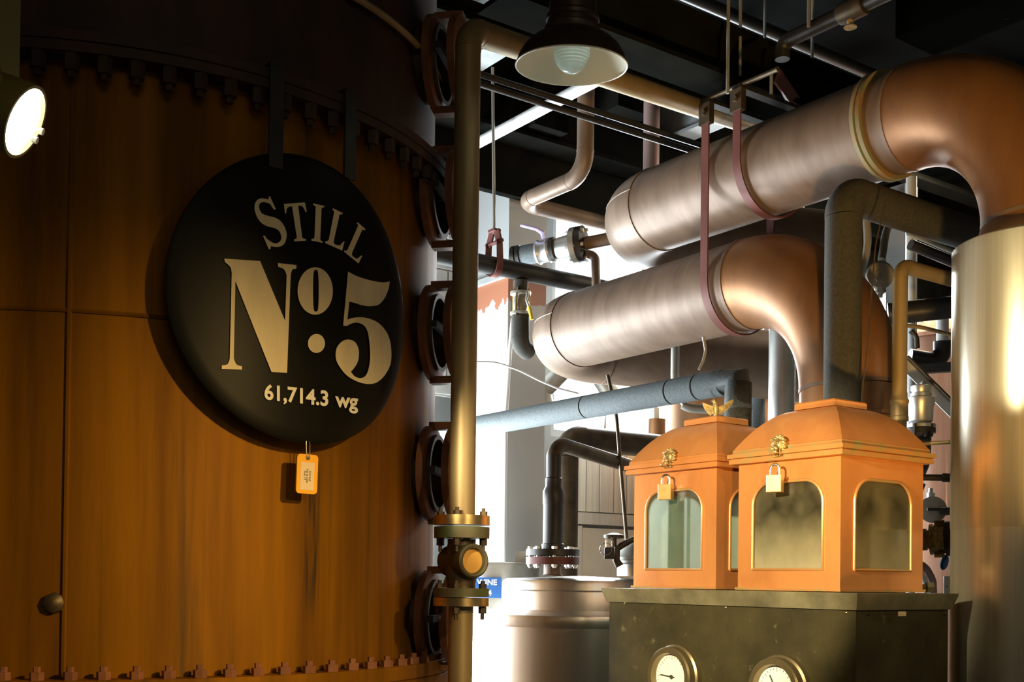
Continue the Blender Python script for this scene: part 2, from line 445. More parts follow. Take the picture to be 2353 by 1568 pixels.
    def prism(s, poly, o, ax, ay, thick):
        """2-D polygon (convex or mildly concave) given thickness along ax x ay"""
        o = Vector(o); ax = Vector(ax); ay = Vector(ay); nz = ax.cross(ay).normalized() * thick
        n = len(poly)
        vs = [o + ax * p[0] + ay * p[1] for p in poly]
        vs += [p + nz for p in vs]
        fs = [tuple(reversed(range(n))), tuple(range(n, 2 * n))]
        fs += [(i, (i + 1) % n, n + (i + 1) % n, n + i) for i in range(n)]
        return s.add(vs, fs)

ORG = {}
def sharp(me, ang=38):
    for p in me.polygons: p.use_smooth = True
    try: me.set_sharp_from_angle(angle=R_(ang))
    except Exception: pass

def props(o, label=None, cat=None, group=None, kind=None):
    if label: o['label'] = label
    if cat: o['category'] = cat
    if group: o['group'] = group
    if kind: o['kind'] = kind
    return o

def link(name, me, mat, parent=None, loc=None):
    o = bpy.data.objects.new(name, me)
    if mat is not None and not me.materials: me.materials.append(mat)
    COL.objects.link(o)
    if parent is not None:
        o.parent = parent
        ORG[o] = ORG[parent]
    else:
        o.location = loc; ORG[o] = Vector(loc)
    return o

def build(name, mb, mat, parent=None, label=None, cat=None, group=None, kind=None, ang=38, fix=True):
    me = bpy.data.meshes.new(name)
    if parent is not None:
        org = ORG[parent]; loc = None
    else:
        mn = Vector([min(p[i] for p in mb.v) for i in range(3)]); mx = Vector([max(p[i] for p in mb.v) for i in range(3)])
        org = Vector(((mn.x + mx.x) / 2, (mn.y + mx.y) / 2, mn.z)); loc = org
    me.from_pydata([p - org for p in mb.v], [], mb.f)
    me.update()
    if fix:
        bm = bmesh.new(); bm.from_mesh(me)
        bmesh.ops.remove_doubles(bm, verts=bm.verts, dist=1e-6)
        bmesh.ops.recalc_face_normals(bm, faces=bm.faces)
        bm.to_mesh(me); bm.free()
    sharp(me, ang)
    return props(link(name, me, mat, parent, loc), label, cat, group, kind)

def thing(name, label, cat, loc, group=None, kind=None):
    o = bpy.data.objects.new(name, None)
    o.empty_display_size = 0.05
    COL.objects.link(o)
    o.location = loc
    ORG[o] = Vector(loc)
    return props(o, label, cat, group, kind)

def copy_thing(src, delta, label=None):
    """copy a thing with its parts and sub-parts (object.copy only copies the one object)"""
    r = src.copy(); COL.objects.link(r)
    r.location = src.location + Vector(delta); ORG[r] = ORG[src] + Vector(delta)
    if label: r['label'] = label
    def rec(a, b):
        for ch in list(a.children):
            c = ch.copy(); COL.objects.link(c); c.parent = b; ORG[c] = ORG[r]
            rec(ch, c)
    rec(src, r)
    return r

def sections(pts, bend, step=9):
    """split a poly-line with filleted corners into straight runs and elbows"""
    pts = [Vector(p) for p in pts]
    out = []; cur = pts[0]
    for i in range(1, len(pts) - 1):
        a, b, c = pts[i - 1], pts[i], pts[i + 1]
        d1 = (b - a).normalized(); d2 = (c - b).normalized()
        ang = d1.angle(d2)
        br = bend[i - 1] if isinstance(bend, (list, tuple)) else bend
        if ang < 1e-3: continue
        tl = br * math.tan(ang / 2)
        s = b - d1 * tl; e = b + d2 * tl
        n = (d2 - d1 * d1.dot(d2)).normalized()
        cen = s + n * br
        k = max(3, int(math.degrees(ang) / step))
        arc = [cen + (-n * math.cos(ang * j / k) + d1 * math.sin(ang * j / k)) * br for j in range(k + 1)]
        out.append(('straight', [cur, s])); out.append(('elbow', arc))
        cur = e
    out.append(('straight', [cur, pts[-1]]))
    return out

def path(pts, bend, step=9):
    r = []
    for k, p in sections(pts, bend, step):
        for q in p:
            if not r or (q - r[-1]).length > 1e-5: r.append(q)
    return r

def simple_pipe(name, label, cat, pts, r, bend, mat, group=None, n=16):
    return build(name, MB().tube(path(pts, bend) if len(pts) > 2 else pts, r, n), mat, None, label, cat, group)

def pipe(name, label, cat, pts, r, bend, mat, group=None, n=24, ring=True, ring_mat=None):
    T = thing(name, label, cat, pts[0], group)
    for k, p in sections(pts, bend):
        if (p[-1] - p[0]).length < 1e-4: continue
        if k == 'straight':
            build('pipe_section', MB().tube(p, r, n), mat, T)
        else:
            e = build('elbow', MB().tube(p, r * 1.02, n), mat, T)
            if ring:
                for q, d in ((p[0], (p[1] - p[0]).normalized()), (p[-1], (p[-1] - p[-2]).normalized())):
                    build('weld_ring', MB().tube([q - d * r * 0.07, q + d * r * 0.07], r * 1.045, n), ring_mat or mat, e)
    return T

def text_mesh(txt, size=1.0, bold=0.0, align='LEFT'):
    cu = bpy.data.curves.new('lettering', 'FONT')
    cu.body = txt; cu.size = size; cu.align_x = align; cu.offset = bold * size; cu.resolution_u = 4
    o = bpy.data.objects.new('lettering', cu)
    COL.objects.link(o)
    dg = bpy.context.evaluated_depsgraph_get()
    me = bpy.data.meshes.new_from_object(o.evaluated_get(dg))
    bpy.data.objects.remove(o)
    return me

def curve_mesh(loops):
    cu = bpy.data.curves.new('outline', 'CURVE')
    cu.dimensions = '2D'; cu.fill_mode = 'BOTH'
    for lp in loops:
        sp = cu.splines.new('POLY'); sp.points.add(len(lp) - 1)
        for i, p in enumerate(lp): sp.points[i].co = (p[0], p[1], 0, 1)
        sp.use_cyclic_u = True
    o = bpy.data.objects.new('outline', cu)
    COL.objects.link(o)
    dg = bpy.context.evaluated_depsgraph_get()
    me = bpy.data.meshes.new_from_object(o.evaluated_get(dg))
    bpy.data.objects.remove(o)
    return me

def crom(ps, k=5):
    r = []
    n = len(ps)
    for i in range(n - 1):
        p0 = ps[max(i - 1, 0)]; p1 = ps[i]; p2 = ps[i + 1]; p3 = ps[min(i + 2, n - 1)]
        for j in range(1, k + 1):
            t = j / k
            r.append(tuple(0.5 * (2 * p1[a] + (p2[a] - p0[a]) * t + (2 * p0[a] - 5 * p1[a] + 4 * p2[a] - p3[a]) * t * t + (3 * p1[a] - p0[a] - 3 * p2[a] + p3[a]) * t ** 3) for a in (0, 1)))
    return r

def outline(*segs):
    r = []
    for s in segs:
        if isinstance(s, tuple): r.append(s)
        else: r += crom([r[-1]] + s if r else s)
    return r

def mapped(name, me, fn, mat, parent, label=None):
    """move a flat lettering mesh onto its surface"""
    org = ORG[parent]
    for vtx in me.vertices:
        vtx.co = fn(vtx.co.x, vtx.co.y) - org
    me.update()
    me.materials.clear()
    o = link(name, me, mat, parent)
    if label: o['label'] = label
    return o
# ------------------------------------------------------------------ room shell
XL, XR, YF, YB, ZC = -3.0, 10.5, -3.0, 5.2, 4.3
def struct(name, mb, mat, parent=None):
    return build(name, mb, mat, parent, kind='structure')
struct('floor', MB().box(XL, XR, YF, YB + .2, -.1, 0), floor_m)
ceiling = struct('ceiling', MB().box(XL, XR, YF, YB + .2, ZC, ZC + .1), ceil_m)
struct('wall_left', MB().box(XL - .2, XL, YF, YB, 0, ZC), dark_wall)
struct('wall_right', MB().box(XR, XR + .2, YF, YB, 0, ZC), dark_wall)
struct('wall_front', MB().box(XL, XR, YF - .2, YF, 0, ZC), dark_wall)
WIN = [(0.25, 1.35, 0.7, 2.2), (2.3, 2.98, 0.7, 2.6), (4.03, 4.90, 2.42, 3.86), (6.5, 8.7, 3.1, 3.78)]
mb = MB(); x = XL
for (a, b, z0, z1) in WIN:
    mb.box(x, a, YB, YB + .2, 0, ZC)
    mb.box(a, b, YB, YB + .2, 0, z0); mb.box(a, b, YB, YB + .2, z1, ZC)
    x = b
mb.box(x, XR, YB, YB + .2, 0, ZC)
wall_back = struct('wall_back', mb, grey_wall)
for i, (a, b, z0, z1) in enumerate(WIN):
    fr = MB(); t = .045
    fr.box(a, a + t, YB + .03, YB + .1, z0, z1); fr.box(b - t, b, YB + .03, YB + .1, z0, z1)
    fr.box(a + t, b - t, YB + .03, YB + .1, z0, z0 + t); fr.box(a + t, b - t, YB + .03, YB + .1, z1 - t, z1)
    wn = struct('window_%d' % (i + 1), fr, rust_frame)
    nx = max(2, round((b - a) / .5)); nz = max(2, round((z1 - z0) / .5)) if z1 - z0 > .8 else 1
    bars = MB()
    for k in range(1, nx):
        xx = a + (b - a) * k / nx; bars.box(xx - .012, xx + .012, YB + .04, YB + .09, z0 + t, z1 - t)
    for k in range(1, nz):
        zz = z0 + (z1 - z0) * k / nz; bars.box(a + t, b - t, YB + .045, YB + .085, zz - .012, zz + .012)
    build('glazing_bar', bars, rust_frame, wn)
    for k in range(nx):
        for q in range(nz):
            x0 = a + (b - a) * k / nx; x1 = a + (b - a) * (k + 1) / nx; zz0 = z0 + (z1 - z0) * q / nz; zz1 = z0 + (z1 - z0) * (q + 1) / nz
            build('pane', MB().box(x0, x1, YB + .062, YB + .066, zz0, zz1), pane_m, wn)
# white brick stretch between the still and the pier
bricks = None
for row in range(15):
    z0 = 2.58 + row * .083
    off = 0 if row % 2 else -.105
    for k in range(2):
        x0 = 3.10 + off + k * .21 + .0
        j = random.uniform(-.004, .004)
        build('brick', MB().box(x0, x0 + .2, YB - .03 + j, YB + .01, z0, z0 + .074), brick_m, wall_back)
build('mortar_bed', MB().box(2.95, 3.5, YB - .018, YB + .01, 2.57, 3.84), mortar_m, wall_back)
# painted board lining and trims of the back wall
px0 = at(1306, 1100, y=5.2).x
k = 0; x = px0
while x < 5.2:
    wdt = .108 + random.uniform(-.012, .012)
    build('plank', MB().box(x, x + wdt - .006, YB - .022 + random.uniform(-.003, .003), YB + .01, 2.0, 2.395), plank_m, wall_back)
    x += wdt
build('trim_rail', MB().box(px0 - .02, 5.2, YB - .04, YB + .01, 1.925, 1.992), plank_m, wall_back)
build('pilaster_board', MB().box(px0 + .0, px0 + .085, YB - .03, YB + .01, 0.02, 1.915), plank_m, wall_back)
build('cream_panel', MB().box(px0 + .095, 5.2, YB - .02, YB + .01, 0.02, 1.905), panel_m, wall_back)
build('warm_panel', MB().box(5.3, 10.4, YB - .02, YB + .01, 0.02, 3.0), plaster_m, wall_back)
# square pier standing out from the back wall
pr = struct('trim_1', MB().box(3.29, 3.525, 4.6, 5.06, 0, ZC), pier_m)
build('pier_cap', MB().box(3.27, 3.54, 4.585, 5.07, 3.085, 3.115), joist_m, pr)
# ceiling steel
def hbeam(p0, p1, wdt, h, name, mat, flange=.018):
    """I-section along x or y with its underside at p.z"""
    p0 = Vector(p0); p1 = Vector(p1); d = (p1 - p0).normalized(); n = Vector((0, 0, 1)).cross(d); m = MB()
    c = (p0 + p1) / 2; L = (p1 - p0).length; up = Vector((0, 0, 1))
    m.obox(c + up * flange / 2, d, n, up, L, wdt, flange)
    m.obox(c + up * (h - flange / 2), d, n, up, L, wdt, flange)
    m.obox(c + up * h / 2, d, n, up, L, flange, h - 2 * flange)
    return build(name, m, mat, ceiling)
for xx in (1.52, 2.86, 4.2, 5.55, 6.9, 8.25):
    hbeam((xx, 3.1 if xx == 2.86 else 3.92 if xx == 4.2 else 3.0, 3.9), (xx, 5.19, 3.9), .12, .3, 'joist', joist_m if xx < 5 else beam_m)
hbeam((2.05, 2.97, 3.41), (9.0, 2.97, 3.41), .17, .19, 'beam', beam_m)
hbeam((2.2, 4.45, 3.70), (9.0, 4.45, 3.70), .16, .2, 'beam', beam_m)
hbeam((2.2, 3.85, 3.82), (9.0, 3.85, 3.82), .10, .08, 'beam', beam_m)
build('bulkhead', MB().box(2.6, 9.0, 4.545, 4.59, 3.47, 4.29), beam_m, ceiling)
build('beam', MB().box(3.62, 3.86, .6, 2.62, 3.62, 3.92), beam_m, ceiling)
build('beam', MB().box(5.2, 5.44, .2, 2.62, 3.62, 3.92), beam_m, ceiling)
# stub blocks and boxes bolted under the beams behind the lamp
for (u, v, d, sx, sz) in ((1245, 255, 5.5, .20, .22), (1435, 220, 5.6, .22, .2)):
    p = at(u, v, d=d)
    build('beam_stub', MB().box(p.x - sx / 2, p.x + sx / 2, p.y - .08, p.y + .1, p.z - sz / 2, 4.2), beam_m, ceiling)

# ------------------------------------------------------------------ the big still
SX = -1.142; SY = 3.356
SCN = RT * SX + FW * SY                       # centre of the still in plan
SR = 0.91
def spt(phi, r, z):
    """point round the still: phi degrees from the side that faces the camera, growing to the right"""
    a = R_(phi)
    p = SCN + RT * (r * math.sin(a)) - FW * (r * math.cos(a))
    return Vector((p.x, p.y, z))
def sdir(phi):
    a = R_(phi)
    return RT * math.sin(a) - FW * math.cos(a)
def stan(phi):
    a = R_(phi)
    return RT * math.cos(a) + FW * math.sin(a)
def sgn(u, v, r):
    """pixel -> upright cylinder of radius r about the still's axis"""
    d = ray(u, v); o = CAM - SCN
    A = d.x ** 2 + d.y ** 2; B = 2 * (o.x * d.x + o.y * d.y); C = o.x ** 2 + o.y ** 2 - r * r
    q = B * B - 4 * A * C
    t = (-B - math.sqrt(max(q, 0))) / (2 * A)
    return CAM + d * t
def sphi(p):
    q = p - SCN
    return math.degrees(math.atan2(q.dot(RT), -q.dot(FW)))

UP = Vector((0, 0, 1))
ps = sgn(716, 1250, SR)
still_stain(still_m, ps.x, ps.y, sgn(716, 1440, SR).z, sgn(716, 1050, SR).z)
O0 = Vector((SCN.x, SCN.y, 0))
still = thing('column_still', 'huge round copper-brown still column carrying the black sign', 'still', O0)
build('lower_shell', MB().lathe(O0, UP, [(SR, 1.36), (SR, 2.70)], 128), still_m, still)
build('foot_shell', MB().lathe(O0, UP, [(SR, 0.0), (SR, 1.33)], 96), still_m, still)
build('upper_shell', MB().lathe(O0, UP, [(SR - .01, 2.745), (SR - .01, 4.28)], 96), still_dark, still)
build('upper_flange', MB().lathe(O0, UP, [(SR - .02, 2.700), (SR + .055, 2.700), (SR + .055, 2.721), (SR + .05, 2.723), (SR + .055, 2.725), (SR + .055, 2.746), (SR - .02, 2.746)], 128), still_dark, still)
build('lower_flange', MB().lathe(O0, UP, [(SR - .02, 1.30), (SR + .06, 1.30), (SR + .06, 1.338), (SR + .055, 1.34), (SR + .06, 1.342), (SR + .06, 1.377), (SR - .02, 1.377)], 128), still_m, still)
nut = None
for i in range(-14, 34):
    ph = i * 4.0
    p = spt(ph, SR + .036, 2.664)
    build('bolt', MB().lathe(p, UP, [(.009, -.014), (.009, 0), (.017, 0), (.017, .036)], 6), still_dark, still)
for i in range(-14, 34):
    ph = i * 4.0 + 1.2
    p = spt(ph, SR + .04, 1.377)
    build('bolt', MB().lathe(p, UP, [(.015, 0), (.015, .017), (.008, .017), (.008, .028)], 6), manway_m, still)
# weld seams: one upright, one level
pA = sgn(160, 700, SR)
phA = sphi(pA)
build('weld_seam', MB().tube([spt(phA, SR + .001, 1.38 + .06 * i) for i in range(23)], .006, 6), still_m, still)
zS = sgn(200, 716, SR).z
build('weld_seam', MB().tube([spt(sphi(sgn(-60, 716, SR)) + i * 1.5, SR + .001, zS) for i in range(26)], .005, 6), still_m, still)
pb = sgn(125, 1386, SR)
build('plug', MB().lathe(pb, sdir(sphi(pb)), [(.024, -.01), (.022, .012), (.012, .02), (.001, .022)], 8), bronze_dark, still)
# narrow tube strapped round the upper shell
build('wrap_tube', MB().tube([spt(ph, SR + .012, z) for ph, z in [(52 + i * 3, 3.02 + .0 * i) for i in range(13)]], .009, 8), brass_pipe, still)
# manways down the right-hand side
for mi, v in enumerate((170, 472, 776, 1093, 1418)):
    z = zat(v, 3.24, 985)
    ph = 79.5
    c = spt(ph, SR - .05, z); ax = sdir(ph)
    m_ = build('manway_nozzle', MB().lathe(c, ax, [(.106, 0), (.106, .095), (.094, .095), (.094, .0)], 32), bronze_dark, still)
    build('manway_ring', MB().lathe(c + ax * .058, ax, [(.115, 0), (.131, .004), (.131, .022), (.115, .026), (.102, .026)], 36, cap=False), manway_m, m_)
    build('manway_cover', MB().lathe(c + ax * .128, ax, [(.102, 0), (.126, .002), (.126, .022), (.09, .036), (.045, .042), (.001, .043)], 36), manway_m, still)
    q = c + ax * .106
    tn = stan(ph)
    build('manway_bar', MB().obox(q, tn, UP, ax, .25, .018, .016), black_iron, still)
    build('manway_hinge', MB().obox(c + ax * .108 - UP * .131, tn, UP, ax, .035, .02, .08), manway_m, still)
    build('manway_latch', MB().obox(c + ax * .108 + UP * .131, tn, UP, ax, .035, .02, .08), manway_m, still)

# ------------------------------------------------------------------ the round sign, curved to the still
RS = 0.972
pc = sgn(708, 690, RS)
phc = sphi(pc); zc = pc.z
rad = 0.5 * (sgn(690, 358, RS).z - sgn(716, 1025, RS).z)
def onsign(s, z, r=RS):
    return spt(phc + math.degrees(s / RS), r, zc + z)
sign = thing('round_sign', 'round black sign with cream lettering hung on the copper still', 'sign', spt(phc, RS, zc - rad))
mb = MB(); NA = 96; rr = [0, .12, .24, .36, .5, .64, .78, .9, .97, 1.0]
for side, r in ((0, RS), (1, RS - .014)):
    k0 = len(mb.v)
    for q in rr[1:]:
        for j in range(NA):
            a = 2 * PI * j / NA
            rx = r - (.003 if (q == 1.0 and side == 0) else 0)
            mb.v.append(onsign(rad * q * math.cos(a), rad * q * math.sin(a), rx))
    mb.v.append(onsign(0, 0, r)); c = len(mb.v) - 1
    for j in range(NA): mb.f.append((c, k0 + j, k0 + (j + 1) % NA))
    for i in range(len(rr) - 2):
        for j in range(NA):
            mb.f.append((k0 + i * NA + j, k0 + (i + 1) * NA + j, k0 + (i + 1) * NA + (j + 1) % NA, k0 + i * NA + (j + 1) % NA))
    if side == 0: e0 = k0 + (len(rr) - 2) * NA
    else:
        e1 = k0 + (len(rr) - 2) * NA
        for j in range(NA): mb.f.append((e0 + j, e1 + j, e1 + (j + 1) % NA, e0 + (j + 1) % NA))
build('sign_plate', mb, black_paint, sign)
for u0, vt, vb in ((636, 84, 386), (806, 122, 412)):
    p0 = sgn(u0, (vt + vb) / 2, RS); ph = sphi(p0)
    m = MB(); zt = 2.752; zb = sgn(u0, vb, RS).z
    m.obox(spt(ph, RS - .002, (zt + zb) / 2), stan(ph), sdir(ph), UP, .034, .007, zt - zb)
    m.obox(spt(ph, RS - .025, zt + .003), stan(ph), sdir(ph), UP, .034, .055, .007)
    build('hanging_strap', m, black_iron, sign)
LIFT = .0035
def c1(p): return (570 + p[0] / 8.114, 430 + p[1] / 8.114)
def c2(p): return (350 + p[0] / 2.1476, 330 + p[1] / 2.1476)
def letter(loops, conv, mat=cream_paint):
    me = curve_mesh([[(q[0], -q[1]) for q in map(conv, lp)] for lp in loops])
    mapped('letter', me, lambda a, b: sgn(a, -b, RS + LIFT), mat, sign)
letter([outline((385, 180), (410, 175), (520, 415), (485, 422),
    [(430, 350), (415, 318), (340, 290), (285, 280), (230, 300), (205, 345), (210, 400), (235, 460), (290, 510), (400, 545), (500, 570), (600, 630), (680, 740), (718, 860), (712, 960), (680, 1050), (620, 1100), (540, 1118), (470, 1112), (425, 1100)],
    (418, 1155), (400, 1165), (385, 1155), (280, 915), (305, 900),
    [(360, 970), (440, 1030), (510, 1052), (570, 1035), (610, 990), (620, 930), (600, 860), (560, 800), (480, 762), (370, 735), (270, 685), (205, 620), (150, 520), (122, 410), (130, 310), (170, 245), (230, 215), (300, 215), (350, 225), (375, 230)], (388, 205))], c1)
letter([outline((668, 315), (1060, 288), (1095, 465), (1070, 468), [(1040, 400), (1000, 355), (935, 350)], (1010, 940), [(1030, 960), (1080, 970)], (1078, 1000), (862, 1015), (862, 970),
    [(890, 965), (910, 940)], (820, 358), [(770, 365), (730, 395), (715, 440), (712, 490)], (690, 490))], c1)
letter([outline((1212, 305), (1420, 350), (1418, 385), [(1390, 385), (1370, 405)], (1345, 980), [(1360, 1000), (1392, 1012)], (1388, 1040), (1182, 1000), (1182, 965), [(1215, 965), (1238, 940)], (1260, 370), [(1245, 350), (1212, 335)])], c1)
letter([outline((1580, 395), (1765, 485), (1758, 512), [(1725, 508), (1705, 520)], (1598, 1010), [(1610, 1060), (1680, 1085), (1720, 1080), (1785, 1010)], (1800, 1018), (1755, 1185), (1438, 1045), (1440, 1012),
    [(1480, 1005), (1505, 980)], (1605, 470), [(1600, 445), (1575, 425)])], c1)
letter([outline((2040, 655), (2190, 785), (2180, 808), [(2150, 795), (2128, 800)], (1940, 1225), [(1945, 1280), (2010, 1330), (2050, 1325), (2115, 1275)], (2128, 1285), (2060, 1428), (1788, 1205), (1795, 1180),
    [(1830, 1190), (1855, 1170)], (2050, 725), [(2045, 700), (2032, 680)])], c1)
letter([outline((355, 568), (532, 580), (655, 875), (663, 650), [(650, 622), (620, 608)], (620, 590), (712, 600), (710, 618), [(692, 622), (683, 645)], (665, 1132), (588, 1128), (410, 680), (402, 1060),
    [(415, 1090), (443, 1100)], (442, 1117), (342, 1113), (343, 1095), [(370, 1090), (382, 1065)], (392, 640), [(385, 610), (358, 585)])], c2)
letter([[(804 + 87 * math.cos(a * PI / 24), 728 + 117 * math.sin(a * PI / 24)) for a in range(48)],
        [(807 + 14 * (abs(math.cos(a * PI / 20)) ** .45) * (1 if math.cos(a * PI / 20) >= 0 else -1), 727 + 103 * (abs(math.sin(a * PI / 20)) ** .8) * (1 if math.sin(a * PI / 20) >= 0 else -1)) for a in range(40)]], c2)
letter([[(810 + 42 * math.cos(a * PI / 16), 987 + 47 * math.sin(a * PI / 16)) for a in range(32)]], c2)
letter([outline((942, 898), (966, 632), [(1010, 655), (1070, 674), (1120, 684), (1150, 685)], (1172, 681), [(1165, 720), (1145, 765), (1115, 796), (1070, 803), (1030, 797), (1000, 787), (972, 780)],
    (963, 870), [(985, 862), (1020, 858), (1060, 862), (1110, 882), (1150, 922), (1172, 970), (1180, 1030), (1175, 1090), (1150, 1140), (1115, 1175), (1080, 1187), (1040, 1184), (1000, 1170), (960, 1145), (930, 1110), (908, 1070),
     (905, 1030), (915, 1000), (940, 975), (970, 968), (1000, 980), (1018, 1015), (1018, 1060), (1005, 1095), (980, 1127)],
    [(1000, 1150), (1030, 1158), (1055, 1143), (1070, 1100), (1075, 1040), (1070, 970), (1060, 922), (1040, 895), (1010, 884), (985, 888), (958, 901)])], c2)
for txt, (u, v), sz in (('61,714.3', (607, 917), 47), ('wg', (772, 934), 47)):
    me = text_mesh(txt, sz, .028)
    mapped('letter', me, lambda a, b: sgn(u + a * .925, v + a * .10 - b * 1.02, RS + LIFT), pale_paint, sign)

# yellow tag on a wire loop under the sign
pt = sgn(705, 1090, RS - .005); pht = sphi(pt)
tx, tn = stan(pht), sdir(pht)
tz = (UP + tx * .03).normalized()
tag = thing('key_tag', 'yellow plastic tag with paper insert hanging below the black sign', 'tag', pt - UP * .05)
hw, hh, cr = .0285, .0455, .009
poly = []
for (sx, sy, a0) in ((1, 1, 0), (-1, 1, 90), (-1, -1, 180), (1, -1, 270)):
    for j in range(6):
        a = R_(a0 + j * 18); poly.append((sx * (hw - cr) + cr * math.cos(a), sy * (hh - cr) + cr * math.sin(a)))
build('tag_body', MB().prism(poly, pt - tn * .002, tx, tz, .004), tag_yellow, tag)
build('paper_insert', MB().prism([(-.0185, -.037), (.0185, -.037), (.0185, .027), (-.0185, .027)], pt + tn * .002, tx, tz, .0006), tag_paper, tag)
build('eyelet', MB().torus(pt + tn * .0025 + tz * .0375, tn, .0045, .0014, 16, 6), old_gold, tag)
build('eyelet_hole', MB().cyl(pt + tn * .0021 + tz * .0375, pt + tn * .0026 + tz * .0375, .0036, 12), ink, tag)
build('wire_loop', MB().tube([pt + tn * .003 + tz * .0375 + tx * a + UP * b for a, b in ((.0, .0), (.004, .012), (.004, .03), (.002, .044), (-.006, .044), (-.006, .03), (-.005, .012), (-.001, .0))], .0011, 6), wire_m, tag)
for txt, off, st in (('DSI Still', .0062, .008), ('Ref # 2241', -.0012, .0135), ('Hat 17', -.0075, .003)):
    me = text_mesh(txt, .0075, .012)
    wd = max(v.co.x for v in me.vertices)
    mapped('lettering', me, lambda a, b: pt + tn * .0029 + tx * (off - .002 + b) + tz * (-.004 + wd / 2 - a), ink, tag)

# ------------------------------------------------------------------ left flood lamp
LD = 1.6; LS = LD / 2.25
lp = at(55, 279, d=LD)
vv_ = (CAM - lp).normalized()
e1 = (RT - vv_ * RT.dot(vv_)).normalized(); e2 = vv_.cross(e1)
ln = (vv_ * .42 + (e1 * .88 - e2 * .47) * .9075).normalized()
lamp = thing('flood_lamp', 'lit round flood lamp with olive housing at the far left edge', 'lamp', lp - UP * .07)
build('lamp_housing', MB().lathe(lp, ln, [(a * LS, b * LS) for a, b in ((.03, -.19), (.052, -.185), (.056, -.12), (.070, -.05), (.074, -.012), (.074, .004), (.068, .004), (.066, -.008))], 32), olive, lamp)
build('lens', MB().lathe(lp, ln, [(a * LS, b * LS) for a, b in ((.066, -.006), (.05, .004), (.025, .009), (.001, .010))], 28), emit('flood_lens', (1.0, 0.93, 0.72), 22), lamp)
for du, dv in ((34, 22), (20, 42)):
    q = at(55 + du, 279 + dv, d=LD) - ln * .012
    build('wing_screw', MB().lathe(q, RT * .8 + FW * .1 - UP * .3, [(.002, 0), (.002, .012), (.005, .012), (.005, .018)], 8), conduit_m, lamp)
yk = MB()
q0 = lp - ln * .09 * LS
yk.tube(path([q0 + (RT * .06 - FW * .045) * LS, q0 + (RT * .02 + UP * .10 - FW * .045) * LS, q0 + (-RT * .10 + UP * .16 - FW * .02) * LS, q0 + (-RT * .16 + UP * .18) * LS], .03), .009, 10)
build('yoke_arm', yk, olive, lamp)
pl = at(-4, 40, d=1.68)
build('support_post', MB().box(pl.x - .025, pl.x + .025, pl.y - .025, pl.y + .025, lp.z + .09, 4.29), olive, lamp)
spot('flood_lamp_light', lp + ln * .03, (2.45, 2.33, 1.70), 420, 31, 0.5, (1.0, 0.80, 0.48), 0.03)
spot('column_fill_spot', lp + ln * .03, (3.0, 1.70, 2.34), 170, 13, 0.5, (1.0, 0.84, 0.50), 0.02)  # second spot added at the lens to brighten the steel column

# ------------------------------------------------------------------ brass riser with sight glass
bp = at(1068, 700, d=2.9); bx, by = bp.x, bp.y
def bz(v): return zat(v, 2.9, 1068)
zE = bz(68)
T = pipe('brass_riser_pipe', 'tall aged brass pipe rising beside the still and bending right behind the pendant lamp', 'pipe',
     [(bx, by, bz(1190)), (bx, by, zE), (3.56, 3.227, 3.455)], .0325, .062, brass_pipe, n=28)
build('flange', MB().lathe((bx, by, bz(1208)), UP, [(.05, 0), (.070, 0), (.070, bz(1186) - bz(1208)), (.034, bz(1186) - bz(1208))], 36), brass_bright, T, label='polished brass flange')
SGT = thing('sight_glass_valve', 'round brass sight glass fitting with amber window bolted between two pipe flanges', 'valve', (bx, by, bz(1372)))
build('flange', MB().lathe((bx, by, bz(1238)), UP, [(.038, 0), (.070, 0), (.070, bz(1212) - bz(1238)), (.03, bz(1212) - bz(1238))], 36), green_bronze, SGT)
build('flange', MB().lathe((bx, by, bz(1372)), UP, [(.03, 0), (.070, 0), (.070, bz(1352) - bz(1372)), (.036, bz(1352) - bz(1372))], 36), green_bronze, SGT)
zs = bz(1290)
bd = MB().lathe((bx, by, bz(1354)), UP, [(.036, 0), (.035, .012), (.039, .03), (.041, zs - bz(1354)), (.039, bz(1240) - bz(1354) - .03), (.035, bz(1240) - bz(1354) - .01), (.036, bz(1240) - bz(1354))], 32)
sa = (RT * .54 - FW * .84).normalized()
cc = Vector((bx, by, zs))
bd.lathe(cc, sa, [(.026, -.058), (.040, -.054), (.042, -.02), (.042, .044)], 32)
build('valve_body', bd, bronze_dark, SGT)
build('window_ring', MB().lathe(cc, sa, [(.040, .034), (.0425, .036), (.0425, .060), (.038, .064), (.032, .062), (.030, .048)], 32, cap=False), green_bronze, SGT)
build('amber_window', MB().lathe(cc, sa, [(.0305, .044), (.0305, .050), (.001, .051)], 28), sight_glass, SGT)
for a in (-10, 80, 170, 260):
    e = (RT * math.sin(R_(a)) - FW * math.cos(R_(a))) * .055
    for (za, zb) in ((bz(1238), bz(1187)), (bz(1393), bz(1353))):
        b_ = MB().lathe(Vector((bx, by, za)) + e, UP, [(.0048, -.034), (.0048, -.018), (.0098, -.018), (.0098, 0)], 6)
        build('bolt', b_, bronze_dark, SGT)
        build('nut', MB().lathe(Vector((bx, by, zb)) + e, UP, [(.0098, 0), (.0098, .012), (.0048, .012), (.0048, .020)], 6), bronze_dark, SGT)
TB = thing('brass_drop_pipe', 'aged brass pipe below the sight glass with a polished flange on top', 'pipe', (bx, by, 0))
build('pipe_section', MB().cyl((bx, by, 0), (bx, by, bz(1393)), .031, 28), brass_pipe, TB)
build('flange', MB().lathe((bx, by, bz(1393)), UP, [(.033, 0), (.070, 0), (.070, bz(1374) - bz(1393)), (.03, bz(1374) - bz(1393))], 36), brass_bright, TB)

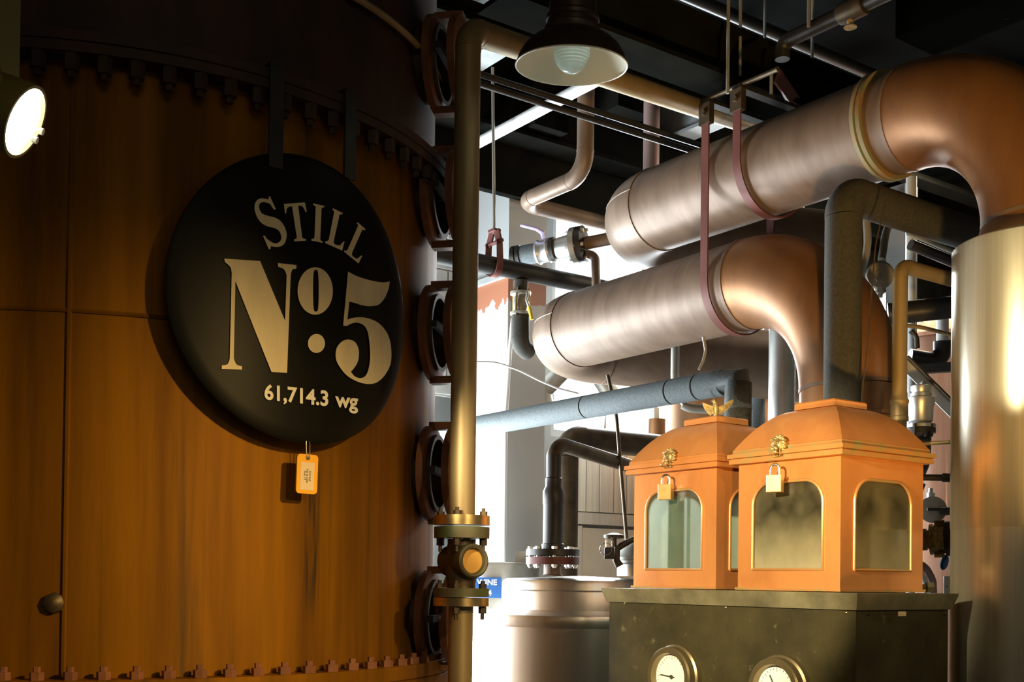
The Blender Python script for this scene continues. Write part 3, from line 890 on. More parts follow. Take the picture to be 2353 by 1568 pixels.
# ------------------------------------------------------------------ pendant lamp
q = at(1313, 152, d=2.7)
LA = (UP - FW * .085 + RT * .015).normalized()
pend = thing('pendant_lamp', 'pendant lamp with flared dark shade, white inside, hanging in front of the brass pipe', 'lamp', q)
sh = [(.131, 0), (.1305, .004), (.124, .022), (.112, .042), (.095, .058), (.076, .068), (.064, .074)]
build('shade', MB().lathe(q, LA, sh, 48, cap=False), shade_dark, pend)
build('shade_lining', MB().lathe(q + UP * .001, LA, [(.1305, 0)] + [(a - .003, b - .003) for a, b in sh[2:]] + [(.02, .074)], 48, cap=False), enamel_white, pend)
build('rim_bead', MB().torus(q, LA, .131, .0022, 56, 8), enamel_white, pend)
build('lamp_cap', MB().lathe(q, LA, [(.064, .072), (.066, .078), (.066, .086), (.061, .09), (.060, .100), (.063, .103), (.063, .112), (.057, .118), (.055, .15), (.052, .22), (.047, .27), (.02, .29), (.014, .30)], 40), shade_dark, pend)
rib = [(.0425, .06)]
for i in range(22):
    t = i / 21 * PI / 2
    r = .0425 * math.cos(t); h = .035 - .052 * math.sin(t)
    rib.append((r + (.0009 if i % 2 else -.0009) * math.cos(t), h))
build('ribbed_globe', MB().lathe(q, LA, rib, 36, cap=False), bulb_glass, pend)
build('hanging_stem', MB().cyl(q + LA * .29, Vector((q.x, q.y, 4.295)), .013, 14), shade_dark, pend)
# ------------------------------------------------------------------ the two large copper vapour pipes
PX, ZU, ZL, PR = 3.10, 3.057, 2.667, 0.159
CY = 1.755                     # column under the upper pipe
LY = 2.41                      # column under the lower pipe
RET = Vector((.92, -.39, 0)).normalized()
def vapour_pipe(name, label, y_down, z, y_turn, zbase, rbase, ret_len, ret_drop, end=None):
    T = thing(name, label, 'pipe', (PX, y_down, zbase))
    c = Vector((PX, y_turn, z)); e = c + RET * ret_len + Vector((0, 0, ret_drop))
    pts = [(PX, y_down, zbase), (PX, y_down, z), c, e]
    if end: pts.append(e + Vector(end))
    bends = [.43, .22] + ([.2] if end else [])
    i = 0
    for k, p in sections(pts, bends, 6):
        if k == 'straight':
            if i == 0: build('pipe_section', MB().tube(p, [rbase, PR], 48), copper_warm, T)  # leg and first bend get orange copper: warm light put into the colour
            elif i == 1: build('pipe_section', MB().tube(p, PR, 48), copper_pipe, T)
            else: build('pipe_section', MB().tube(p, PR, 40), copper_pipe, T)
            i += 1
        else:
            el = build('elbow', MB().tube(p, PR * 1.012, 48), copper_warm if i == 1 else copper_pipe, T)
            for q, d in ((p[0], (p[1] - p[0]).normalized()), (p[-1], (p[-1] - p[-2]).normalized())):
                build('weld_ring', MB().tube([q - d * .006, q + d * .006], PR * 1.022, 48), copper_pipe, el)
            if i == 2:   # seam along the flank of the return elbow
                m = MB(); n_ = len(p) // 2 + 2
                m.tube([p[j] + Vector((0, 0, PR * 1.012 * .30)) + ((Vector((PX + .22, y_turn - .33, z)) - Vector((p[j].x, p[j].y, z))).normalized() * -PR * 1.012 * .954) for j in range(len(p))], .0028, 6)
                build('elbow_seam', m, copper_pipe, el)
    return T
VU = vapour_pipe('upper_copper_pipe', 'upper fat copper pipe bending down into the shiny steel column', CY, ZU, 3.655, 2.556, .178, 1.0, 0.0)
VL = vapour_pipe('lower_copper_pipe', 'lower fat copper pipe bending down behind the dark insulated riser', LY, ZL, 4.135, 0.0, PR, 1.3, -.05)
# soldered flange with verdigris on the upper pipe just before its bend, ring on lower pipe leg
yf = 2.185 + .085
build('flange_ring', MB().lathe((PX, yf, ZU), (0, 1, 0), [(PR, -.02), (PR + .012, -.018), (PR + .013, -.004), (PR + .004, -.002), (PR + .004, .002), (PR + .013, .004), (PR + .012, .018), (PR, .02)], 56), verdigris, VU, label='green tarnished flange ring')
build('collar', MB().lathe((PX, CY, 2.556), UP, [(.176, 0), (.190, .0), (.188, .012), (.176, .022)], 48), verdigris, VU)
build('collar', MB().lathe((PX, LY, 2.135), UP, [(PR, 0), (PR + .006, .002), (PR + .006, .014), (PR, .016)], 48), copper_warm, VL)
build('lower_band', MB().lathe((PX, 2.835, ZL), (0, 1, 0), [(PR, 0), (PR + .005, .001), (PR + .005, .012), (PR, .013)], 48), copper_pipe, VL)

# steel clad column
col = thing('steel_column', 'tall shiny stainless clad column at the right edge', 'column', (PX, CY, 0))
CR = .236
build('upper_jacket', MB().lathe((PX, CY, 0), UP, [(CR, 1.757), (CR + .0015, 1.762), (CR + .0015, 2.552), (CR - .002, 2.556), (.176, 2.556)], 96, cap=False), steel_clad, col)
build('lower_jacket', MB().lathe((PX, CY, 0), UP, [(CR, 0), (CR, 1.757)], 96), steel_clad, col)
build('jacket_seam', MB().tube([(PX - .236 * .40, CY - .236 * .9165, .02 + .1 * i) for i in range(26)], .003, 6), steel_clad, col)

# red strap hangers round the copper pipes
def strap(y, z, front_top, label):
    T = thing('strap_hanger', label, 'hanger', (PX, y, z - PR - .01), 'red strap hangers on the copper pipes')
    r = PR + .0095; wd = .034; th = .006
    prof = [(-r, front_top), (-r, z + .3 if z < 3 else z + .1)]
    prof += [(-r * math.cos(a * PI / 24), z - r * math.sin(a * PI / 24)) for a in range(25)]
    prof += [(r, z + .1), (r, front_top)]
    m = MB(); k = 0
    for i, (dx, zz) in enumerate(prof):
        if i == 0: nx, nz = 1, 0
        a = prof[max(i - 1, 0)]; b = prof[min(i + 1, len(prof) - 1)]
        tx_, tz_ = b[0] - a[0], b[1] - a[1]; L = math.hypot(tx_, tz_); nx, nz = -tz_ / L, tx_ / L
        for (s, yy) in ((0, -wd / 2), (0, wd / 2), (th, wd / 2), (th, -wd / 2)):
            m.v.append(Vector((PX + dx - nx * s, y + yy, zz - nz * s)))
    n = len(prof)
    for i in range(n - 1):
        for j in range(4):
            m.f.append((i * 4 + j, i * 4 + (j + 1) % 4, (i + 1) * 4 + (j + 1) % 4, (i + 1) * 4 + j))
    m.f.append((0, 1, 2, 3)); m.f.append(((n - 1) * 4, (n - 1) * 4 + 1, (n - 1) * 4 + 2, (n - 1) * 4 + 3))
    build('strap', m, red_iron, T)
    for sx in (-1, 1):
        m = MB().box(PX + sx * r - .012, PX + sx * r + .012, y - .026, y + .026, front_top - .03, front_top + .045)
        cb = build('clamp_block', m, bronze_dark, T)
        build('clamp_bolt', MB().lathe((PX + sx * r - .022, y, front_top + .01), (1, 0, 0), [(.012, 0), (.012, .044)], 6), bronze_dark, cb)
    m = MB(); m.box(PX - r - .01, PX + r + .01, y - .018, y + .018, front_top + .045, front_top + .058)
    build('top_bar', m, black_iron, T)
    build('hanger_rod', MB().cyl((PX, y, front_top + .058), (PX, y, 3.409 if z > 3 else 3.9), .006, 10), conduit_m, T)
    return T
strap(2.905, ZL, 3.25, 'long red strap hanger looping under the lower copper pipe')
strap(2.755, ZU, 3.25, 'short red strap hanger looping under the upper copper pipe')
simple_pipe('cross_rod', 'thin dark rod joining the tops of the two red straps', 'rod', [(PX - .165, 2.925, 3.312), (PX - .165, 2.58, 3.305)], .009, .0, bronze_dark)

# ------------------------------------------------------------------ cabinet with gauges
XF, Y0, ZT = 2.371, 1.814, 1.5765
cab = thing('iron_cabinet', 'blackened iron cabinet under the two copper spirit safes', 'cabinet', ((XF + 2.79) / 2, 2.3, 0))
XB, YE = 2.80, 2.79
body = MB().box(XF + .018, XB - .02, Y0 + .018, YE - .02, 0, ZT - .043)
build('cabinet_body', body, cabinet_m, cab)
m = MB()
t = .012
m.add([(XF, Y0, ZT), (XB, Y0, ZT), (XB, YE, ZT), (XF, YE, ZT),
       (XF, Y0, ZT - .006), (XB, Y0, ZT - .006), (XB, YE, ZT - .006), (XF, YE, ZT - .006),
       (XF + t, Y0 + t, ZT - .043), (XB - t, Y0 + t, ZT - .043), (XB - t, YE - t, ZT - .043), (XF + t, YE - t, ZT - .043)],
      [(0, 1, 2, 3), (0, 4, 5, 1), (1, 5, 6, 2), (2, 6, 7, 3), (3, 7, 4, 0), (4, 8, 9, 5), (5, 9, 10, 6), (6, 10, 11, 7), (7, 11, 8, 4), (8, 11, 10, 9)])
build('cabinet_lid', m, cabinet_lid, cab)
for (u, v) in ((1437, 1386), (1667, 1397), (1944, 1409)):
    p = at(u, v, x=XF + .018)
    build('screw', MB().sphere(p, .0048, 10, 6, (.6, 1, 1)), brass_bright, cab)
for (u, v) in ((1995, 1411), (2170, 1411)):
    p = at(u, v, y=Y0 + .018)
    build('screw', MB().sphere(p, .006, 10, 6, (1, .6, 1)), black_iron, cab)
p = at(2072, 1411, y=Y0 + .018)
build('paper_scrap', MB().box(p.x - .016, p.x + .016, p.y - .002, p.y + .002, p.z - .006, p.z + .006), tag_paper, cab)
def gauge(u, v, lab, needle):
    c = at(u, v, x=XF - .012)
    T = thing('dial_gauge', lab, 'gauge', (c.x, c.y, c.z - .09), 'dial gauges on the cabinet front')
    build('bezel', MB().lathe((XF + .018, c.y, c.z), (-1, 0, 0), [(.094, 0), (.094, .018), (.088, .022), (.088, .042), (.084, .047), (.070, .047), (.066, .030)], 48, cap=False), bezel_m, T)
    build('dial_face', MB().lathe((XF + .018, c.y, c.z), (-1, 0, 0), [(.067, .024), (.067, .0285), (.001, .0285)], 40), dial_m, T)
    m = MB(); o = Vector((XF + .018 - .031, c.y, c.z))
    a = R_(needle)
    dy, dz = math.cos(a), math.sin(a)
    m.bar(o - Vector((0, dy, dz)) * .012, o + Vector((0, dy, dz)) * .046, .0035, .001, (1, 0, 0))
    m.lathe(o + Vector((.001, 0, 0)), (-1, 0, 0), [(.006, 0), (.006, .003)], 14)
    build('needle', m, ink, T)
    m = MB()
    for k in range(25):
        a = R_(-45 + k * 270 / 24)
        e = Vector((0, math.cos(a), math.sin(a)))
        m.bar(Vector((XF + .018 - .029, c.y, c.z)) + e * (.054 if k % 4 else .050), Vector((XF + .018 - .029, c.y, c.z)) + e * .060, .0012, .0006, (1, 0, 0))
    build('scale_marks', m, ink, T)
gauge(1543, 1556, 'round dial gauge low on the cabinet below the eagle-topped safe', 4)
gauge(1784, 1588, 'round dial gauge low on the cabinet below the larger nearer safe', 60)

# ------------------------------------------------------------------ spirit safes
def window_loop(w, z0, z1, r):
    """arched opening in (s, z) about s = 0: square foot, round shoulders"""
    lp = [(-w, z0), (w, z0)]
    lp += [(w - r + r * math.cos(R_(a)), z1 - r + r * math.sin(R_(a))) for a in range(0, 91, 10)]
    lp += [(-w + r + r * math.cos(R_(a)), z1 - r + r * math.sin(R_(a))) for a in range(90, 181, 10)]
    return lp
def safe(label, x0, y0, half, panes, eagle):
    cx, cy = x0 + half, y0 + half
    zb = ZT + .002; zt = zb + .358
    T = thing('spirit_safe', label, 'spirit safe', (cx, cy, zb), 'copper spirit safes on the cabinet')
    ww = half - .056; wz0 = zb + .058; wz1 = zb + .298; wr = .062
    for k, (nx, ny) in enumerate(((-1, 0), (0, -1), (1, 0), (0, 1))):
        # plate with a real opening
        hw = half if nx else half - .006
        lo = [(-hw, zb), (hw, zb), (hw, zt), (-hw, zt)]
        me = curve_mesh([lo, window_loop(ww, wz0, wz1, wr)])
        bm = bmesh.new(); bm.from_mesh(me)
        r = bmesh.ops.extrude_face_region(bm, geom=list(bm.faces))
        for v in [g for g in r['geom'] if isinstance(g, bmesh.types.BMVert)]: v.co.z = -.006
        bmesh.ops.recalc_face_normals(bm, faces=bm.faces)
        bm.to_mesh(me); bm.free()
        ax = Vector((-ny, nx, 0))
        n = Vector((nx, ny, 0))
        c = Vector((cx, cy, 0)) + n * half
        org = ORG[T]
        for v in me.vertices:
            v.co = c + ax * v.co.x + UP * v.co.y + n * v.co.z - org
        me.materials.clear(); me.update()
        bm = bmesh.new(); bm.from_mesh(me); bmesh.ops.recalc_face_normals(bm, faces=bm.faces); bm.to_mesh(me); bm.free()
        pnl = link('side_panel', me, safe_copper, T)
        lp = window_loop(ww, wz0, wz1, wr)
        pts = [c + ax * a + UP * b + n * .001 for a, b in lp]
        build('window_bead', MB().tube(pts + [pts[0]], .0042, 8), safe_trim, pnl)
        pm = [(a, b) for a, b in window_loop(ww + .004, wz0 - .004, wz1 + .004, wr)]
        build('pane', MB().prism(pm, c - n * .006, ax, UP, .003 * 1), panes[k], pnl)
    build('floor_plate', MB().box(cx - half + .007, cx + half - .007, cy - half + .007, cy + half - .007, zb, zb + .012), safe_trim, T)
    f = MB(); g = half + .006
    f.box(cx - g, cx + g, cy - g, cy + g, zb - .0, zb + .007)
    build('base_bead', f, safe_trim, T)
    # lid: stepped cornice, cushion dome, cap slab
    zl = zt - .002
    def ring(m, hs):
        k0 = len(m.v)
        for h, z in hs:
            for (sx, sy) in ((-1, -1), (1, -1), (1, 1), (-1, 1)): m.v.append(Vector((cx + sx * h, cy + sy * h, z)))
        for i in range(len(hs) - 1):
            for j in range(4): m.f.append((k0 + i * 4 + j, k0 + i * 4 + (j + 1) % 4, k0 + (i + 1) * 4 + (j + 1) % 4, k0 + (i + 1) * 4 + j))
        m.f.append((k0 + 3, k0 + 2, k0 + 1, k0)); e = k0 + (len(hs) - 1) * 4; m.f.append((e, e + 1, e + 2, e + 3))
        return m
    hl = half + .024
    build('cornice', ring(MB(), [(hl - .004, zl), (hl - .004, zl + .013), (hl - .008, zl + .0135), (hl - .008, zl + .0155), (hl, zl + .016), (hl, zl + .028), (hl - .011, zl + .0285), (hl - .012, zl + .040)]), safe_trim if eagle is None else safe_copper, T, ang=15)
    zd = zl + .0405
    prof = []
    for i in range(15):
        t_ = i / 14 * PI / 2
        t_ = i / 14
        prof.append((hl - .013 + (.060 - hl + .013) * t_, zd + .112 * (1 - (1 - t_) ** 1.9)))
    m = ring(MB(), prof)
    build('domed_roof', m, safe_copper, T, ang=32)
    zc_ = zd + .112
    build('cap_slab', ring(MB(), [(.062, zc_ - .001), (.070, zc_ + .001), (.070, zc_ + .017), (.066, zc_ + .021)]), safe_copper, T)
    # lion mask hasp on the near face
    yl = cy - .0 + (.012 if eagle is None else -.004)
    o = Vector((cx - half - .020, yl, zl + .040))
    kb = MB().lathe(o + Vector((.03, 0, 0)), (-1, 0, 0), [(.022, -.03), (.021, .022), (.016, .03)], 20)
    build('hasp_knob', kb, safe_copper, T)
    lm = MB(); f0 = o + Vector((-.004, 0, 0))
    lm.sphere(f0, .019, 18, 12, (.6, .92, 1.1))
    for k in range(14):
        a = 2 * PI * k / 14 + .2
        for rr_, sz in ((.0165, .0068), (.0215, .0050)):
            aa = a + (0 if rr_ < .02 else .22)
            lm.sphere(f0 + Vector((.002, math.cos(aa) * rr_, math.sin(aa) * rr_ + .003)), sz, 8, 6)
    lm.sphere(f0 + Vector((-.011, 0, -.008)), .0088, 12, 8, (1, 1, .8))           # muzzle
    lm.sphere(f0 + Vector((-.019, 0, -.0045)), .0036, 8, 6)                         # nose
    for s in (-1, 1):
        lm.sphere(f0 + Vector((-.0105, s * .0072, .0055)), .0034, 8, 6)             # eye
        lm.sphere(f0 + Vector((-.0095, s * .0070, .0105)), .0042, 8, 6, (1, 1.5, .6))   # brow
        lm.sphere(f0 + Vector((-.003, s * .0185, .0150)), .0052, 8, 6)              # ear
        lm.sphere(f0 + Vector((-.015, s * .0058, -.0105)), .0052, 8, 6)             # cheek
    lm.sphere(f0 + Vector((-.010, 0, -.0185)), .006, 8, 6)
    build('lion_mask', lm, old_gold, T, label='brass lion head hasp')
    rg = MB().torus(f0 + Vector((-.016, -.001, -.026)), Vector((.25, .1, 1)), .0155, .0014, 24, 6)
    rg.tube([f0 + Vector((-.012, .012, -.012)), f0 + Vector((-.014, .013, -.026))], .001, 6)
    rg.tube([f0 + Vector((-.012, -.014, -.010)), f0 + Vector((-.012, -.015, -.032))], .001, 6)
    build('hasp_ring', rg, old_gold, T)
    # padlock (hangs from the ring: a thing of its own)
    P = Vector((f0.x - .014, yl - .001, zl - .066))
    L = thing('padlock', 'brass padlock hanging from the lion hasp of the ' + ('larger nearer safe without an eagle' if eagle is None else 'eagle-topped safe'), 'padlock', (P.x, P.y, P.z - .0225), 'brass padlocks on the spirit safes')
    dn = Vector((-.93, -.36, 0)).normalized(); dt = Vector((-dn.y, dn.x, 0))
    poly = [(-.021, -.0225), (.021, -.0225), (.021, .0225), (-.021, .0225)]
    m = MB()
    zz = [(.0, .020), (.0015, .0215), (.0215, .0215), (.023, .020)]
    for off, h in zz:
        for (sx, sz) in ((-1, -1), (1, -1), (1, 1), (-1, 1)):
            m.v.append(P + dn * (off - .0115) + dt * sx * h + UP * sz * (h + .002))
    for i in range(3):
        for j in range(4): m.f.append((i * 4 + j, i * 4 + (j + 1) % 4, i * 4 + 4 + (j + 1) % 4, i * 4 + 4 + j))
    m.f.append((3, 2, 1, 0)); m.f.append((12, 13, 14, 15))
    build('lock_body', m, brass_lock, L)
    sp = [P + dt * -.0125 + UP * .018, P + dt * -.0125 + UP * .040] + [P + dt * -.0125 * math.cos(a * PI / 8) + UP * (.040 + .0125 * math.sin(a * PI / 8)) for a in range(1, 8)] + [P + dt * .0125 + UP * .040, P + dt * .0125 + UP * .018]
    build('shackle', MB().tube(sp, .0034, 10), chrome, L)
    if eagle:
        E = Vector((cx, cy, zc_ + .021)); K = 1.16
        m = MB()
        m.lathe(E, UP, [(.010, 0), (.010, .003), (.006, .006), (.005, .010)], 14)
        m.tube([E + UP * .009, E + UP * .020 + RT * .000, E + UP * .032 - RT * .001, E + UP * .042 - RT * .002, E + UP * .047 - RT * .003, E + UP * .050 - RT * .005], [.0048, .0088, .0088, .0062, .0050, .0052], 12)
        m.sphere(E + UP * .0505 - RT * .0055, .0056, 12, 8)
        m.tube([E + UP * .0505 - RT * .009, E + UP * .0495 - RT * .0135, E + UP * .0475 - RT * .0145], [.0026, .0017, .0004], 8)
        m.prism([(-.006, -.000), (.006, .0), (.009, -.012), (-.009, -.012)], E + UP * .013 + FW * .005, RT, UP, .003)
        m.v = [E + (p - E) * K for p in m.v]; build('eagle_body', m, old_gold, T, label='brass eagle finial')
        for s, tipx, tipz in ((-1, .037, .046), (1, .047, .055)):
            up_e = [(.003, .033), (.011, .036), (.020, .0395), (tipx * .8, tipz - .003), (tipx, tipz)]
            low = [(tipx - .001, tipz - .006), (tipx - .004, tipz - .013), (tipx * .82, tipz - .020), (tipx * .70, tipz - .026), (tipx * .55, tipz - .032), (tipx * .40, tipz - .037), (.012, .014), (.004, .015)]
            po = [(s * a, b) for a, b in up_e + low]
            if s < 0: po = list(reversed(po))
            wm = MB().prism(po, E + FW * (-.002 if s > 0 else -.001), (RT + FW * .12 * s).normalized(), UP, .003); wm.v = [E + (p - E) * K for p in wm.v]
            w_ = build('eagle_wing', wm, old_gold, T)
            ft = MB()
            for q_ in range(5):
                a_ = .18 + q_ * .17
                ft.bar(E - FW * .0025 + RT * s * (.006 + tipx * a_ * .5) + UP * (.030 - .0 + tipz * .1 * a_), E - FW * .0025 + RT * s * tipx * (.30 + .62 * a_) + UP * (tipz * (.28 + .58 * a_)), .0016, .002, FW)
            ft.v = [E + (p - E) * K for p in ft.v]
            build('feather_ridge', ft, old_gold, w_)
    return T
S1 = safe('larger nearer copper spirit safe with misted windows and plain cap', 2.451, 1.930, .178, [dust_glass_misted] * 4, None)
S2 = safe('farther copper spirit safe with a brass eagle on its cap', 2.451, 2.372, .178, [dust_glass_clear, dust_glass_clear, dust_glass_back, dust_glass_back], True)
# hydrometer jar standing inside the farther safe
jx, jy = 2.56, 2.652
J = thing('glass_jar', 'tall clear glass cylinder standing inside the eagle-topped safe', 'jar', (jx, jy, ZT + .014))
build('jar_body', MB().lathe((jx, jy, ZT + .0145), UP, [(.034, 0), (.034, .004), (.026, .008), (.0255, .272), (.028, .277), (.026, .277), (.0235, .272), (.0235, .012), (.001, .012)], 32), jar_glass, J)
build('inlet_tube', MB().tube(path([(jx + .045, jy - .01, ZT + .355), (jx + .045, jy - .01, ZT + .02)], .01), .0055, 10), jar_glass, J)
# copper tray and pipe stub inside the nearer safe
tr = thing('drain_bowl', 'dim copper bowl inside the larger nearer spirit safe', 'bowl', (2.63, 2.11, ZT + .014))
build('bowl', MB().lathe((2.63, 2.11, ZT + .0145), UP, [(.03, 0), (.035, .01), (.02, .02), (.02, .08), (.06, .11), (.075, .15), (.072, .15), (.05, .115), (.001, .09)], 28), copper_warm, tr)
build('spout', MB().tube(path([(2.70, 2.15, ZT + .33), (2.70, 2.15, ZT + .25), (2.64, 2.115, ZT + .22)], .02), .008, 10), copper_warm, tr)
# ------------------------------------------------------------------ insulated pipes round the safes
dk = pipe('dark_insulated_pipe', 'dark foam-wrapped pipe rising behind the nearer safe and bending right', 'pipe',
     [(2.891, 2.274, 0), (2.891, 2.274, 2.80), (5.2, 2.274, 2.80)], .0565, .075, ins_dark, ring=False, n=32)
GY = 2.716; GZ = 2.285
g = thing('grey_insulated_pipe', 'grey foam-wrapped pipe crossing below the copper pipes with a mitred corner', 'pipe', (2.905, GY, 0))
build('riser', MB().tube([(2.905, GY, 0), (2.905, GY, GZ - .01)], .046, 28), ins_dark, g, label='dark foam-wrapped riser')
build('corner_cover', MB().tube([(2.905, GY, GZ - .10), (2.905, GY, GZ), (2.905, GY + .10, GZ)], .0475, 28), ins_grey, g)
ys = [GY + .06, at(1607, 885, x=2.905).y, at(1545, 895, x=2.905).y, at(1350, 930, x=2.905).y, 4.62, 5.19]
for a, b in zip(ys[:-1], ys[1:]):
    build('foam_sleeve', MB().lathe((2.905, a, GZ), (0, 1, 0), [(.040, 0), (.046, .004), (.046, b - a - .004), (.040, b - a)], 28), ins_grey, g)
# vertical tubes behind
simple_pipe('steel_riser', 'brushed grey steel tube standing between the two spirit safes', 'pipe', [(3.565, 3.1, 0), (3.565, 3.1, 2.62)], .052, 0, galv, n=28)
p = at(1815, 510, d=6.2)
simple_pipe('brass_riser', 'short stretch of brassy tube seen between the two copper pipes', 'pipe', [(p.x, p.y, 0), (p.x, p.y, 3.9)], .076, 0, brass_pipe, n=24)
p = at(1736, 900, d=6.2)
simple_pipe('white_riser', 'pale white pipe far behind between the spirit safes', 'pipe', [(p.x, p.y, 0), (p.x, p.y, 4.29)], .042, 0, white_paint, n=20)
p = at(2068, 700, d=3.5); cx_, cy_ = p.x, p.y
y1 = zat(610, 3.5, 2068)
T = pipe('yellow_copper_riser', 'slim yellowish copper pipe with an elbow left of the steel column', 'pipe', [(cx_, cy_, 0), (cx_, cy_, y1), (cx_ + 1.2, cy_, y1)], .0225, .04, brass_pipe, n=20)
zf = zat(962, 3.5, 2068)
build('coupling', MB().lathe((cx_, cy_, zat(968, 3.5, 2068)), UP, [(.028, 0), (.028, .012), (.026, .014), (.026, .05), (.029, .055), (.029, .062), (.024, .07), (.024, .085)], 24), brass_pipe, T)

# ------------------------------------------------------------------ pipes up under the ceiling
sb = pipe('copper_swan_pipe', 'thin copper pipe dropping from the ceiling and doubling back behind the pendant lamp', 'pipe',
          [(3.06, 3.735, 4.1), (3.06, 3.735, 3.30), (3.06, 4.19, 3.30), (4.6, 4.19, 3.30)], .036, [.10, .09], copper_pipe, n=24)
def xrail(u, v, y, x0, x1, r, mat, name, label, group=None):
    z = at(u, v, y=y).z
    return simple_pipe(name, label, 'pipe', [(x0, y, z), (x1, y, z)], r, 0, mat, group, 14), z
xrail(1350, 250, 3.35, 2.1, 4.8, .0115, black_iron, 'black_rail_pipe', 'upper of the two thin black pipes running behind the pendant lamp', 'thin black pipes behind the lamp')
xrail(1350, 271, 3.36, 2.1, 4.8, .0115, black_iron, 'black_rail_pipe', 'lower of the two thin black pipes running behind the pendant lamp', 'thin black pipes behind the lamp')
p = at(1312, 215, d=4.72)
simple_pipe('white_diagonal_tube', 'bright white tube slanting up under the lamp shade', 'pipe', [(p.x, p.y - .25, p.z), (p.x, 5.15, p.z)], .025, 0, white_paint, n=18)
p = at(1497, 300, d=5.5)
simple_pipe('pink_riser', 'dull pink vertical pipe behind the tip of the upper copper pipe', 'pipe', [(p.x, p.y, 3.0), (p.x, p.y, 4.29)], .039, 0, pink_pipe, n=18)
CMP, za = xrail(1650, 78, 3.2, 2.2, 9, .031, brass_pipe, 'ceiling_main_pipe', 'long straight ceiling pipe with light along its underside')
_, zb2 = xrail(1700, 42, 3.32, 2.2, 9, .026, black_iron, 'dark_ceiling_pipe', 'dark ceiling pipe beside the lit ceiling pipe')
for u in (1872, 1893, 1930, 1950, 1972):
    q = at(u, 190, y=3.2)
    build('coupling', MB().lathe((q.x, 3.2, za), (1, 0, 0), [(.041, 0), (.041, .03)], 12), old_gold, CMP)
z5 = 3.5
a = at(1798, 98, z=z5); b = at(1962, 22, z=z5)
T = pipe('sprinkler_pipe', 'dark sprinkler pipe with a turned down elbow near the ceiling', 'pipe', [(a.x, a.y, 3.44), (a.x, a.y, z5), (a.x, b.y - .3, z5)], .026, .034, black_iron, n=18)
q = Vector((a.x, b.y, z5))
build('coupling', MB().lathe(q + Vector((0, -.05, 0)), (0, 1, 0), [(.034, 0), (.036, .01), (.036, .09), (.034, .10)], 16), bronze_dark, T)
build('sprinkler_head', MB().lathe(q + Vector((0, .01, -.02)), (0, 0, -1), [(.012, 0), (.012, .02), (.006, .03), (.022, .035), (.022, .038)], 12), old_gold, T)
for (u, v0, v1, d, lab) in ((1672, 92, 215, 3.95, 'thin hanger rod above the red straps'), (1858, 0, 62, 3.9, 'thin hanger rod at the sprinkler pipe'), (1866, 82, 160, 4.5, 'thin hanger rod above the brassy couplings'), (1757, 38, 100, 4.5, 'thin hanger rod beside the dark ceiling pipe')):
    p0 = at(u, v1, d=d); p1 = Vector((p0.x, p0.y, 4.29))
    simple_pipe('hanger_rod', lab, 'rod', [p0, p1], .006, 0, conduit_m, 'thin hanger rods from the ceiling', 8)
a = at(1786, 175, d=4.2); b = at(1845, 262, d=4.4)
build('red_brace', MB().bar(a, b, .05, .012, FW), red_iron, None, 'short dark red flat brace right of the strap tops', 'brace')

# black pipe along x with red clevis hanger
bp_ = at(1200, 625, y=4.1); zbp = bp_.z
bk = simple_pipe('black_iron_pipe', 'black iron pipe passing through the red clevis hanger', 'pipe', [(2.2, 4.1, zbp), (4.4, 4.1, zbp)], .039, 0, black_iron, n=24)
ch = at(1135, 610, y=4.1)
H = thing('clevis_hanger', 'red clevis hanger on a long thin rod holding the black pipe', 'hanger', (ch.x, 4.1, zbp - .05))
m = MB(); r = .044
prof = [(math.cos(R_(a)) * r, math.sin(R_(a)) * r) for a in range(-180, 1, 12)]
prof = [(-r * .9, .10)] + prof + [(r * .9, .10)]
for (dy, dz) in prof:
    for xx, rr_ in ((-.016, 0), (.016, 0), (.016, .005), (-.016, .005)):
        s = Vector((0, dy, dz)); L = max(s.length, 1e-6)
        m.v.append(Vector((ch.x + xx, 4.1, zbp)) + s * (1 + rr_ / L))
for i in range(len(prof) - 1):
    for j in range(4): m.f.append((i * 4 + j, i * 4 + (j + 1) % 4, i * 4 + 4 + (j + 1) % 4, i * 4 + 4 + j))
build('clevis_loop', m, red_iron, H)
for s in (-1, 1):
    build('clevis_arm', MB().bar((ch.x, 4.1 + s * .042, zbp + .09), (ch.x, 4.1 + s * .018, zbp + .15), .036, .008, (1, 0, 0)), red_iron, H)
build('clevis_top', MB().box(ch.x - .018, ch.x + .018, 4.1 - .024, 4.1 + .024, zbp + .148, zbp + .158), red_iron, H)
build('clevis_bolt', MB().lathe((ch.x, 4.1 - .06, zbp + .10), (0, 1, 0), [(.009, 0), (.009, .12)], 8), red_iron, H)
build('threaded_rod', MB().cyl((ch.x, 4.1, zbp + .14), (ch.x - .02, 4.1, 3.82), .007, 10), conduit_m, H)

# flanged ball valve run behind the clevis pipe
A = at(1176, 592, d=5.35); B = at(1420, 546, d=5.15)
ax = (B - A).normalized(); LN = (B - A).length
def fr(u): return LN * (u - 1176) / 244
V = thing('flanged_ball_valve', 'bright flanged ball valve with a pale lilac lever in front of the window', 'valve', A)
build('inlet_pipe', MB().lathe(A, ax, [(.030, 0), (.030, fr(1190))], 20), black_iron, V)
build('flange', MB().lathe(A + ax * fr(1180), ax, [(.05, 0), (.05, .016), (.044, .018), (.044, .022), (.05, .024), (.05, .04)], 24), black_iron, V)
build('foam_sleeve', MB().lathe(A + ax * fr(1196), ax, [(.04, 0), (.045, .01), (.045, fr(1238) - fr(1196))], 20), ins_grey, V)
build('valve_body', MB().lathe(A + ax * fr(1236), ax, [(.05, 0), (.056, .01), (.05, .02), (.05, .05), (.056, .06), (.05, fr(1270) - fr(1236))], 24), galv, V)
